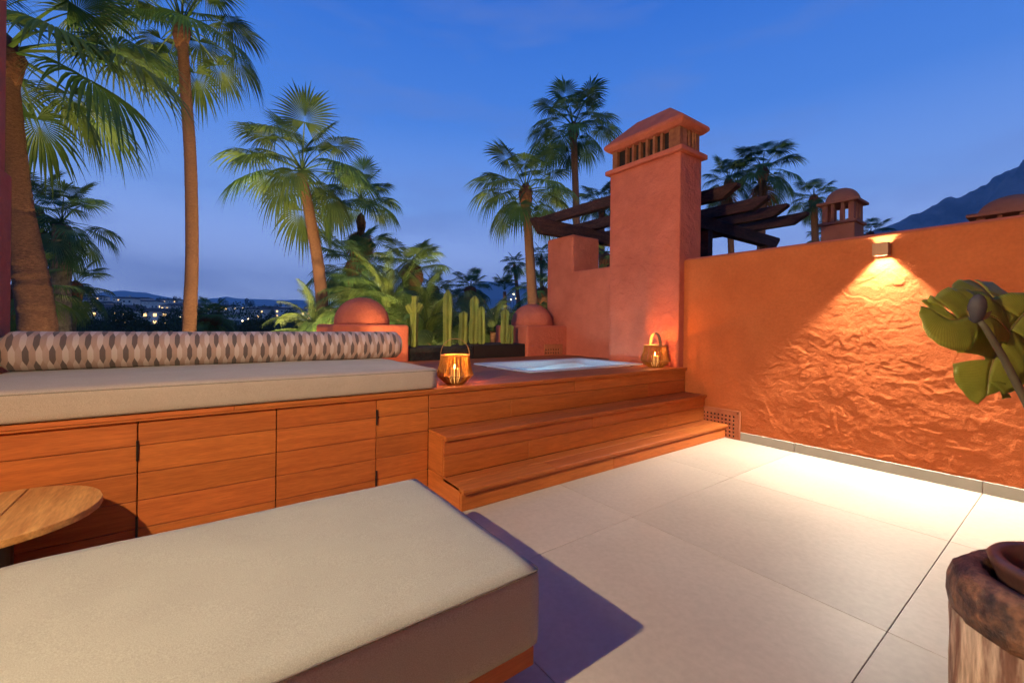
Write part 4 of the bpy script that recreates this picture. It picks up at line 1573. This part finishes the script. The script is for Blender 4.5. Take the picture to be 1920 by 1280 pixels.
palm('palm_tree', (950, 640), (946, 548), 22, -5, .9, .1, .08, 'narrow spiky young palm above the dark cactus', nleaf=12, seed=37, leafm='palm_leaf_blue', pmin=45, fib=False)


# unseen garden spotlights, assumed or added to light the palms and cacti
def added_spot(u, v, w, target, watts, label, size=55, q=None):
    p = at(u, v, w)
    q = q or Vector((p.x, p.y, -5))
    t = thing('added_spotlight', q, label, 'spotlight', 'added unseen garden spotlights')
    d = (Vector(target) - q).normalized()
    h0, h1 = Vector((0, 0, .28)), Vector((0, 0, .28)) + d * .16
    child('stake', MB().tube([(0, 0, -.05), (0, 0, .28)], .012, 8).mesh('stake', 'metal_black'), t)
    child('head', MB().tube([tuple(h0 - d * .05), tuple(h0), tuple(h1 - d * .01)], [.03, .05, .055], 16).mesh('head', 'metal_black'), t)
    child('lens', MB().tube([tuple(h1 - d * .009), tuple(h1)], .048, 16).mesh('lens', 'bulb'), t)
    ld = bpy.data.lights.new('spot_light', 'SPOT')
    ld.energy = watts
    ld.color = (1, .76, .36)
    ld.spot_size = R(size)
    ld.spot_blend = .7
    ld.shadow_soft_size = .06
    lo = bpy.data.objects.new('spot_light', ld)
    COL.objects.link(lo)
    lo.parent = t
    lo.location = h1 + d * .03
    lo.rotation_euler = d.to_track_quat('-Z', 'Y').to_euler()


added_spot(330, 620, 4.7, at(60, 130, 5.6), 4600, 'assumed small black garden spotlight at the foot of the close leaning palm', 70)  # palm uplights are assumed, their fixtures stand out of sight
added_spot(400, 620, 8.8, at(345, 60, 10.4), 5200, 'assumed small black garden spotlight at the foot of the tall slender palm', 50)
added_spot(648, 640, 9.8, at(570, 340, 10.8), 4400, 'assumed small black garden spotlight at the foot of the palm with the warm lit trunk', 65)
added_spot(850, 640, 17.2, at(682, 410, 16), 7000, 'assumed small black garden spotlight under the thin palm with dead leaves', 75)
added_spot(950, 640, 11.0, at(985, 370, 13), 4200, 'assumed small black garden spotlight at the foot of the broad palm by the pergola', 65)
added_spot(1130, 600, 14.5, at(1078, 250, 17), 3800, 'assumed small black garden spotlight at the foot of the tallest palm', 50)
added_spot(1470, 600, 16.5, at(1420, 320, 19), 3200, 'assumed small black garden spotlight at the foot of the palm above the rafters', 60)
added_spot(180, 640, 10.0, at(110, 440, 12), 2300, 'assumed small black garden spotlight at the foot of the shaggy-trunked palm', 70)


added_spot(0, 0, 0, at(750, 520, 9.5), 150, 'unseen added spotlight on the ledge, brightening the large feathery clump', 95, q=Vector((2.0, 6.02, .42)))  # hidden fill lamp added to brighten the feathery palms
added_spot(0, 0, 0, at(672, 440, 15.0), 2600, 'second unseen added spotlight on the ledge, brightening the thin palm with dead leaves', 60, q=Vector((1.45, 6.02, .42)))  # another hidden lamp, added to lighten the dark palms beyond
added_spot(0, 0, 0, (2.55, 5.35, 1.15), 25, 'unseen added small black spotlight on the deck behind the bench, brightening the domed block and cacti', 120, q=Vector((1.40, 4.42, ZD)))  # hidden lamp added here to light the orange block's front and the cacti
added_spot(820, 660, 7.2, at(740, 540, 9.5), 2200, 'added small black garden spotlight under the large feathery clump', 80)  # unseen lamp added to brighten the feathery clump from below
added_spot(668, 660, 13.2, at(664, 480, 14.4), 3000, 'added small black garden spotlight under the dense low fan palm', 70)  # unseen lamp added because the low palm mass came out dark
added_spot(910, 660, 7.6, at(870, 600, 9.2), 1100, 'added small black garden spotlight behind the rock planter', 80)  # one more added lamp, lighting the low fronds behind the planter


# feathery palms
def feather_leaf(pitch, seed, L_=2.2, n=44, droop=1.0):
    r_ = random.Random(seed)
    mb = MB()
    pts = []
    p = Vector((0, 0, 0))
    k = 16
    for i in range(k + 1):
        pts.append(p.copy())
        a = R(pitch - 95 * droop * (i / k) ** 1.4)
        p = p + Vector((math.cos(a), 0, math.sin(a))) * (L_ / k)
    mb.tube(pts, [.022 - .018 * i / k for i in range(k + 1)], 4)
    for j in range(n):
        t = .14 + .86 * j / (n - 1)
        x = t * k
        i = min(k - 1, int(x))
        c = pts[i].lerp(pts[i + 1], x - i)
        tg = (pts[i + 1] - pts[i]).normalized()
        ln = .52 * math.sin(PI * (.12 + .8 * t)) ** .7 * r_.uniform(.85, 1.1)
        for s in (-1, 1):
            d = (tg * .75 + Vector((0, s * .75, 0)) + Vector((0, 0, .12))).normalized()
            wd = .016
            nrm = tg.cross(d).normalized()
            sv = nrm.cross(d).normalized()
            prev = None
            for q in range(5):
                u = q / 4
                g_ = .55 * u ** 2 * ln
                cc = c + d * (ln * u) + Vector((0, 0, -g_)) - d * (g_ * .3)
                ww = wd * (1 - u) ** .6 * (.6 if q == 0 else 1) + .0006
                i0 = len(mb.v)
                mb.v += [tuple(cc - sv * ww), tuple(cc + sv * ww)]
                if prev is not None:
                    mb.f.append((prev, prev + 1, i0 + 1, i0))
                prev = i0
    return mb.mesh('feather_leaf', 'feather_leaf')


FEATH = [feather_leaf(p_, 70 + i, droop=d_) for i, (p_, d_) in enumerate(((84, .7), (72, .85), (60, 1.0), (48, 1.05), (35, 1.0), (20, .9)))]


def feather_palm(uv, w, label, n, s, seed, zb=-5, stems=1):
    r_ = random.Random(seed)
    c = at(*uv, w)
    t = thing('feather_palm', (c.x, c.y, zb), label, 'palm tree', 'feathery palms behind the parapet')
    h = c.z - zb
    for q in range(stems):
        off = Vector((r_.uniform(-.35, .35), r_.uniform(-.35, .35), 0)) * (0 if stems == 1 else 1)
        child('trunk', trunk_mesh([off * .5, off * .8 + Vector((0, 0, h * .5)), off + Vector((0, 0, h))], [.09, .075, .06], 'bark_palm', seed + q), t)
        for k in range(n // stems):
            i = min(5, int(6 * ((k + .5) / (n // stems)) ** .9))
            child('frond', FEATH[i], t, off + Vector((0, 0, h)), rz=R(k * 137.5 + seed * 31 + q * 50), sc=s * r_.uniform(.8, 1.1))
    return t


feather_palm((590, 625), 9.0, 'arching feathery palm left of the orange domed block', 14, .62, 3)
feather_palm((745, 600), 9.5, 'large dense feathery palm clump behind the orange dome and lone cactus', 42, .85, 5, stems=3)
feather_palm((805, 640), 8.6, 'weeping feathery palm filling the gap behind the tall cacti', 36, .72, 7, stems=3)
feather_palm((870, 655), 9.2, 'low feathery palm clump behind the rock planter', 36, .7, 9, stems=3)
feather_palm((925, 625), 8.0, 'sparse thin feathery palm behind the dark cactus', 12, .5, 11)
feather_palm((700, 640), 12, 'feathery palm in the shade under the dense low fan palm', 30, .9, 13, stems=2)
feather_palm((640, 650), 11.5, 'feathery palm low behind the end of the bolster', 24, .8, 15, stems=2)


# ------------------------------------------------------------------ broadleaf trees and shrubs
def crown_mesh(seed, n, size, m, squash=.75, lumps=9):
    r_ = np.random.default_rng(seed)
    cs = r_.normal(0, .42, (lumps, 3)) * np.array([1, 1, squash])
    rs = r_.uniform(.35, .62, lumps)
    mb = MB()
    V, Fc = [], []
    for i in range(n):
        k = r_.integers(lumps)
        d = r_.normal(0, 1, 3)
        d /= np.linalg.norm(d)
        p = cs[k] + d * rs[k] * r_.uniform(.6, 1.05) * np.array([1, 1, squash])
        a, b = r_.normal(0, 1, 3), r_.normal(0, 1, 3)
        a /= np.linalg.norm(a)
        b -= a * (a @ b)
        b /= np.linalg.norm(b)
        s1, s2 = size * r_.uniform(.6, 1.3), size * r_.uniform(.3, .6)
        j = len(V)
        V += [tuple(p - a * s1), tuple(p + b * s2), tuple(p + a * s1), tuple(p - b * s2)]
        Fc.append((j, j + 1, j + 2, j + 3))
    mb.v, mb.f = V, Fc
    return mb.mesh('crown', m)


CROWNS = [crown_mesh(200 + i, 1500, .075, 'tree_leaf', sq) for i, sq in enumerate((.75, .62, .9, 1.25))]
TRUNK = MB().tube([(0, 0, 0), (.02, 0, .5), (0, .02, 1)], [.05, .04, .025], 7).mesh('trunk', 'tree_bark')
BUSH = [crown_mesh(300 + i, 1400, .06, 'bush_leaf', .8) for i in range(2)]
tree_rng = random.Random(77)


def tree(u, v_top, w, width, label, kind, name='tree', group='dark trees below the town', zoff=0):
    """crown top seen at (u, v_top), w metres away; stands on the ground below"""
    p = at(u, v_top, w)
    gz = ground_z(p.x, p.y)
    r_ = width / 2
    sq = (.75, .62, .9, 1.25)[kind]
    hz = r_ * sq * 1.15
    zc = p.z - hz
    t = thing(name, (p.x, p.y, gz), label, 'tree', group)
    child('crown', CROWNS[kind], t, (0, 0, max(zc - gz, hz * .7)), rz=tree_rng.uniform(0, 6), sc=(r_ * 1.0, r_ * 1.0, r_ * 1.1))
    hh = max(zc - gz, hz * .7)
    child('trunk', TRUNK, t, (0, 0, 0), sc=(r_ * 1.2, r_ * 1.2, hh))
    return t


LAB = ['dark rounded garden tree among the houses below the hills', 'broad low tree in the dark belt below the town', 'bushy tree in the dark belt below the town', 'narrow cypress-like tree standing among the town houses']
for k in range(34):
    u = 15 + (k * 97) % 545 + tree_rng.uniform(-8, 8)
    w = tree_rng.uniform(85, 190)
    v = 620 - 11 * tree_rng.random() ** 1.4 - (2 if w > 140 else 0)
    tree(u, v, w, tree_rng.uniform(7, 12), LAB[1 + k % 2], k % 3)
for k in range(46):
    u = 20 + (k * 61) % 560 + tree_rng.uniform(-8, 8)
    w = tree_rng.uniform(240, 640)
    p = at(u, 600, w)
    gz = ground_z(p.x, p.y)
    hgt = tree_rng.uniform(6, 11)
    v = HY - (gz + hgt - EYE) / w * F_PX + (u - 960) * ROLL * 1.0
    tree(u, v, w, tree_rng.uniform(7, 13), LAB[0] if k % 5 else LAB[3], k % 3 if k % 5 else 3)
for k in range(26):
    u = 800 + k * 9.5 + tree_rng.uniform(-5, 5)
    w = tree_rng.uniform(60, 260)
    tree(u, 592 + tree_rng.uniform(-14, 12), w, tree_rng.uniform(6, 10), 'dark tree in the valley behind the cacti', k % 3, group='dark trees behind the cacti')


def shrub(u, v, w, width, label):
    p = at(u, v, w)
    t = thing('shrub', (p.x, p.y, -5), label, 'shrub', 'shrubs behind the parapet')
    r_ = width / 2
    child('crown', BUSH[int(u) % 2], t, (0, 0, p.z + 5 - r_ * .8), rz=u, sc=r_)
    child('trunk', TRUNK, t, (0, 0, 0), sc=(r_, r_, p.z + 5 - r_ * .8))


for (u, v, w, wd) in ((720, 590, 14, 2.4), (780, 600, 13, 2.2), (840, 605, 14, 2.2), (900, 600, 15, 2.4), (960, 610, 15, 2.2), (640, 600, 14, 2.2), (1020, 590, 14, 1.8)):
    shrub(u, v, w, wd, 'dark leafy shrub in the planting behind the parapet')


# ------------------------------------------------------------------ town on the far slope
town_rng = random.Random(5)


def house(u, w, wid, hgt, dep, label, hip=True, lit=.35, storeys=2, yaw_=0, name='house', cat='house'):
    p = at(u, 600, w)
    gz = ground_z(p.x, p.y)
    t = thing(name, (p.x, p.y, gz - .5), label, cat, 'houses of the town on the slope')
    rz = -YAW + yaw_
    X, Y, Hh = wid / 2, dep / 2, hgt
    child('wall', MB().box(-X, X, -Y, Y, 0, Hh).mesh('wall', 'far_wall'), t, rz=rz)
    e_ = .6
    if hip:
        rh = min(2.2, dep * .22)
        rf = MB().add([(-X - e_, -Y - e_, Hh), (X + e_, -Y - e_, Hh), (X + e_, Y + e_, Hh), (-X - e_, Y + e_, Hh), (-X + Y * .8, 0, Hh + rh), (X - Y * .8, 0, Hh + rh)],
                      [(0, 1, 5, 4), (1, 2, 5), (2, 3, 4, 5), (3, 0, 4), (3, 2, 1, 0)])
        child('roof', rf.mesh('roof', 'far_roof'), t, rz=rz)
        cx = town_rng.uniform(-.5, .5) * X
        child('chimney', MB().box(cx - .5, cx + .5, -.5, .5, Hh, Hh + rh + 1.2).mesh('chimney', 'far_wall'), t, rz=rz)
    else:
        child('roof', MB().box(-X - .3, X + .3, -Y - .3, Y + .3, Hh, Hh + .5).mesh('roof', 'far_wall'), t, rz=rz)
    n = max(2, int(wid / 4.2))
    wm = MB().box(-.75, .75, -.12, .1, 0, 1.6)
    ml, md = wm.mesh('window', 'lit_window'), wm.mesh('window', 'far_glass')
    for s_ in range(storeys):
        for k in range(n):
            x = -X + wid * (k + .5) / n
            z = Hh * (s_ + .32) / storeys
            loc = Vector((x, -Y, z))
            loc.rotate(Matrix.Rotation(rz, 3, 'Z'))
            child('window', ml if town_rng.random() < lit else md, t, loc, rz=rz)
    return t


H_LIST = [(150, 330, 34, 6.5), (215, 300, 30, 7.5), (262, 270, 36, 7), (318, 300, 22, 6.5), (180, 420, 36, 7), (245, 400, 18, 12), (300, 430, 44, 8.5), (345, 410, 30, 8), (140, 480, 30, 7), (205, 520, 34, 7), (275, 540, 30, 8), (330, 520, 30, 7), (40, 300, 26, 6.5), (55, 420, 28, 7), (90, 500, 30, 7),
          (440, 380, 24, 6), (480, 420, 26, 7), (500, 520, 28, 7), (455, 560, 30, 7), (410, 500, 24, 7), (540, 470, 26, 7), (575, 420, 24, 7), (250, 620, 36, 8), (170, 600, 34, 8), (380, 620, 30, 8), (320, 640, 34, 8), (120, 640, 34, 8), (530, 600, 30, 8), (600, 560, 30, 8)]
for k, (u, w, wd, hg) in enumerate(H_LIST):
    tower = hg >= 12
    house(u, w * .9, wd * (.5 if tower else 1.15), hg * 1.15, 10 if not tower else 8,
          'cream tower house standing above the other roofs' if tower else 'pale house with low dark roof on the far slope' if k % 3 else 'flat-roofed pale terrace block on the far slope',
          hip=bool(k % 3) or tower, lit=.26 + .25 * (k % 5 == 2), storeys=3 if tower else 2, yaw_=town_rng.uniform(-.35, .35))


BULB = MB().lathe([(0, -.16), (.12, -.11), (.16, 0), (.12, .11), (0, .16)], 8).mesh('globe', 'street_glow', True)
BULB_C = MB().lathe([(0, -.16), (.12, -.11), (.16, 0), (.12, .11), (0, .16)], 8).mesh('globe', 'street_glow_cool', True)
POLE = MB().tube([(0, 0, 0), (0, 0, 1)], [.08, .05], 6).mesh('pole', 'metal_black')


def street_lamp(u, v, w, s, cool, label='small glowing street lamp among the town houses'):
    p = at(u, v, w)
    gz = ground_z(p.x, p.y)
    h = max(2.5, p.z - gz)
    t = thing('street_lamp', (p.x, p.y, gz), label, 'street lamp', 'street lamps of the town')
    child('pole', POLE, t, sc=(1, 1, h))
    child('globe', BULB_C if cool else BULB, t, (0, 0, h + .12), sc=s)


lamp_rng = random.Random(3)
for k in range(30):
    u = 30 + (k * 73) % 540 + lamp_rng.uniform(-6, 6)
    w = lamp_rng.uniform(220, 560)
    p = at(u, 600, w)
    v = HY - (ground_z(p.x, p.y) + lamp_rng.uniform(4, 6) - EYE) / w * F_PX + (u - 960) * ROLL
    street_lamp(u, v, w, lamp_rng.uniform(1.2, 2.6), k % 4 == 1)
for (u, v) in ((944, 591), (951, 593), (925, 588), (911, 603), (963, 595), (963, 552), (958, 562), (968, 560)):
    street_lamp(u, v, 170, 1.5, False, 'warm street lamp glowing between the cacti and the pinkish dome')


# ------------------------------------------------------------------ stump planter and strelitzia at the right
SP = at(2034, 1106, 1.06)
stp = thing('stump_planter', (SP.x, SP.y, 0), 'hollowed tree trunk planter with dark burnt rim and a pot inside', 'planter')
zt_ = SP.z
wobble = lambda a, z: 1 + .04 * math.sin(a * 3 + 1) + .018 * math.sin(a * 7 + z * 4) + .010 * math.sin(a * 13 + z * 9) + .006 * math.sin(a * 29 + z * 31) + .005 * math.sin(a * 17 - z * 47)
RS = .232
side = MB().lathe([(RS * 1.04, 0), (RS * 1.0, .05), (RS * .985, zt_ * .5), (RS * .99, zt_ - .13)], 56, jitter=wobble)
child('trunk', side.mesh('trunk', 'stump_side', True), stp, (0, 0, .001))
rim = MB().lathe([(RS * .985, zt_ - .129), (RS * 1.02, zt_ - .09), (RS * 1.015, zt_ - .05), (RS * .97, zt_ - .015), (RS * .88, zt_ + .002), (RS * .74, zt_ - .002), (RS * .70, zt_ - .03), (RS * .70, zt_ - .2)], 56, jitter=wobble)
child('burnt_rim', rim.mesh('burnt_rim', 'stump_top', True), stp, (0, 0, .001))
pot = MB().lathe([(.10, zt_ - .3), (.150, zt_ - .02), (.163, zt_ + .012), (.166, zt_ + .026), (.158, zt_ + .036), (.140, zt_ + .034), (.128, zt_ + .01), (.122, zt_ - .06), (.0, zt_ - .065)], 48)
child('inner_pot', pot.mesh('inner_pot', 'pot_glaze', True), stp, (.02, .0, .001))


def blade(path, widths, nrm, name, parent, tears, seed, m='strelitzia', thick=.0012, curl=.25):
    """leaf blade along a midrib: paddle halves torn into strips, folded up from the rib"""
    r_ = random.Random(seed)
    path = [Vector(p) for p in path]
    n = 28
    ks = len(path) - 1
    mids, ws = [], []
    for i in range(n + 1):
        t = i / n * ks
        k = min(ks - 1, int(t))
        f = t - k
        p0, p1, p2, p3 = path[max(0, k - 1)], path[k], path[k + 1], path[min(ks, k + 2)]
        mids.append(.5 * ((2 * p1) + (p2 - p0) * f + (2 * p0 - 5 * p1 + 4 * p2 - p3) * f * f + (3 * p1 - p0 - 3 * p2 + p3) * f ** 3))
        ws.append(widths[k] + (widths[k + 1] - widths[k]) * f)
    mb = MB()
    N_ = Vector(nrm).normalized()
    uvs = []
    for s in (-1, 1):
        i = 0
        while i < n:
            j = min(n, i + r_.randint(*tears))
            ang = r_.uniform(-.22, .22) * curl * 2
            sw = r_.uniform(-.03, .03)
            ext = r_.uniform(.9, 1.06)
            prev = None
            for q in range(i, j + 1):
                tg = (mids[min(n, q + 1)] - mids[max(0, q - 1)]).normalized()
                sd = tg.cross(N_).normalized() * s
                up = sd.cross(tg).normalized()
                if up.dot(N_) < 0:
                    up = -up
                row = []
                edge_in = .0
                fq = (q - i) / max(1, j - i)
                pinch = (1 - .10 * abs(fq - .5) * 2)
                for c in range(7):
                    u = c / 6
                    wv = ws[q] * ext * pinch
                    d = mids[q] + sd * (wv * u * math.cos(ang * u)) + up * (wv * (u * math.sin(curl + ang) * .4 - .22 * u * u)) + tg * (sw * u + .10 * u * u * wv / .1 * .3)
                    d += up * (.004 * math.sin(q * 1.9) * u)
                    row.append(d)
                i0 = len(mb.v)
                mb.v += [tuple(x) for x in row]
                uvs += [(q / n + .07 * c / 6, c / 6) for c in range(7)]
                if prev is not None:
                    for c in range(6):
                        mb.f.append((prev + c, prev + c + 1, i0 + c + 1, i0 + c))
                prev = i0
            i = j
    o = mb.build(name, m, parent, smooth=True)
    ul = o.data.uv_layers.new(name='UVMap')
    for lp in o.data.loops:
        ul.data[lp.index].uv = uvs[lp.vertex_index]
    so = o.modifiers.new('thick', 'SOLIDIFY')
    so.thickness = thick
    mr = MB().tube([tuple(q) for q in mids], [max(.0012, .0045 * (1 - i / n * .75)) for i in range(n + 1)], 6)
    mr.build('midrib', 'strelitzia_edge', o, smooth=True)
    return o


sl = thing('leafy_plant', (SP.x, SP.y, zt_), 'broad-leaved plant with torn paddle leaves growing from the trunk planter', 'plant')
VIEW = -FWD
base = Vector((SP.x + .02, SP.y, zt_ - .05))


def petiole(p_end, bulge, r0=.011, r1=.006):
    p_end = Vector(p_end)
    m1 = base.lerp(p_end, .5) + Vector(bulge)
    pts = []
    for i in range(15):
        t = i / 14
        pts.append(base * (1 - t) ** 2 + m1 * (2 * t * (1 - t)) + p_end * t * t)
    MB().tube(pts, [r0 + (r1 - r0) * i / 14 for i in range(15)], 8).build('leaf_stalk', 'stalk', sl, smooth=True)


W1 = 1.34
A = [at(1905, 640, W1 + .02), at(1868, 598, W1), at(1828, 590, W1 - .01), at(1785, 600, W1 - .02), at(1742, 578, W1)]
blade(A, [.02, .085, .10, .085, .01], (-FWD * .9 + UPV * .35), 'leaf', sl, (8, 14), 2, curl=.3)
petiole(A[0], RIGHT * .12 + UPV * .1)
Bp = [at(1935, 665, W1 + .10), at(1905, 600, W1 + .10), at(1880, 560, W1 + .10), at(1830, 545, W1 + .09), at(1795, 556, W1 + .08)]
blade(Bp, [.02, .075, .085, .06, .01], (-FWD * .8 + UPV * .6), 'leaf', sl, (7, 12), 3, curl=.2)
petiole(Bp[0], RIGHT * .14 + UPV * .1)
Cp = [at(1960, 560, W1 + .03), at(1918, 590, W1 + .02), at(1880, 640, W1 + .01), at(1858, 690, W1), at(1850, 742, W1)]
blade(Cp, [.03, .105, .115, .085, .02], (-FWD * 1.0 - RIGHT * .25 + UPV * .1), 'leaf', sl, (7, 13), 5, curl=.25)
petiole(Cp[0], RIGHT * .12 + UPV * .15)
Dp = [at(1990, 600, W1 + .14), at(1950, 610, W1 + .12), at(1915, 650, W1 + .10), at(1895, 700, W1 + .09), at(1880, 748, W1 + .08)]
blade(Dp, [.03, .11, .12, .09, .02], (-FWD * 1.0 + RIGHT * .2 + UPV * .1), 'leaf', sl, (8, 14), 8, curl=.2)
petiole(Dp[0], RIGHT * .16 + UPV * .15)
# flower stalk with a closed bud, nearest of all
W0 = 1.10
fp = [base + RIGHT * .03, at(1985, 900, W0), at(1925, 755, W0), at(1880, 668, W0), at(1848, 615, W0), at(1836, 600, W0)]
MB().tube(fp, [.010, .0095, .009, .008, .007, .0065], 10).build('flower_stalk', 'stalk', sl, smooth=True)
bc = at(1832, 578, W0)
bm = MB().lathe([(.004, -.034), (.014, -.028), (.020, -.012), (.022, .004), (.018, .020), (.010, .030), (0, .034)], 18, jitter=lambda a, z: 1 + .05 * math.sin(a * 6))
ob = bm.build('flower_bud', 'bud', sl, smooth=True)
ob.matrix_parent_inverse = Matrix.Identity(4)
ob.location = bc - Vector(sl.location)
ob.rotation_euler = (.1, -.12, 0)
ob.scale = (.82, .82, 1.12)
for k, (du, dv) in enumerate(((18, 12), (-14, 10))):
    tip = at(1832 + du * 1.6, 578 + dv - 8, W0 + .01)
    mbp = MB()
    b0 = at(1836, 604, W0)
    sdv = (tip - b0).cross(FWD).normalized() * .008
    mid_ = b0.lerp(tip, .55)
    mbp.add([b0, mid_ + sdv, tip, mid_ - sdv, mid_ - FWD * .006], [(0, 1, 4), (1, 2, 4), (2, 3, 4), (3, 0, 4)])
    mbp.build('bract', 'strelitzia_edge', sl)


# ------------------------------------------------------------------ haze over the valley
hz = MB().box(-10600, 10600, -10600, 10600, -60, 1050).build('haze', None)
hm = bpy.data.materials.new('haze')
hm.use_nodes = True
nt = hm.node_tree
nt.nodes.clear()
mo = nt.nodes.new('ShaderNodeOutputMaterial')
pv = nt.nodes.new('ShaderNodeVolumePrincipled')
pv.inputs['Color'].default_value = (.50, .74, 1, 1)
pv.inputs['Density'].default_value = 1.6e-4
nt.links.new(pv.outputs[0], mo.inputs['Volume'])
hz.data.materials.append(hm)
hz['kind'] = 'stuff'
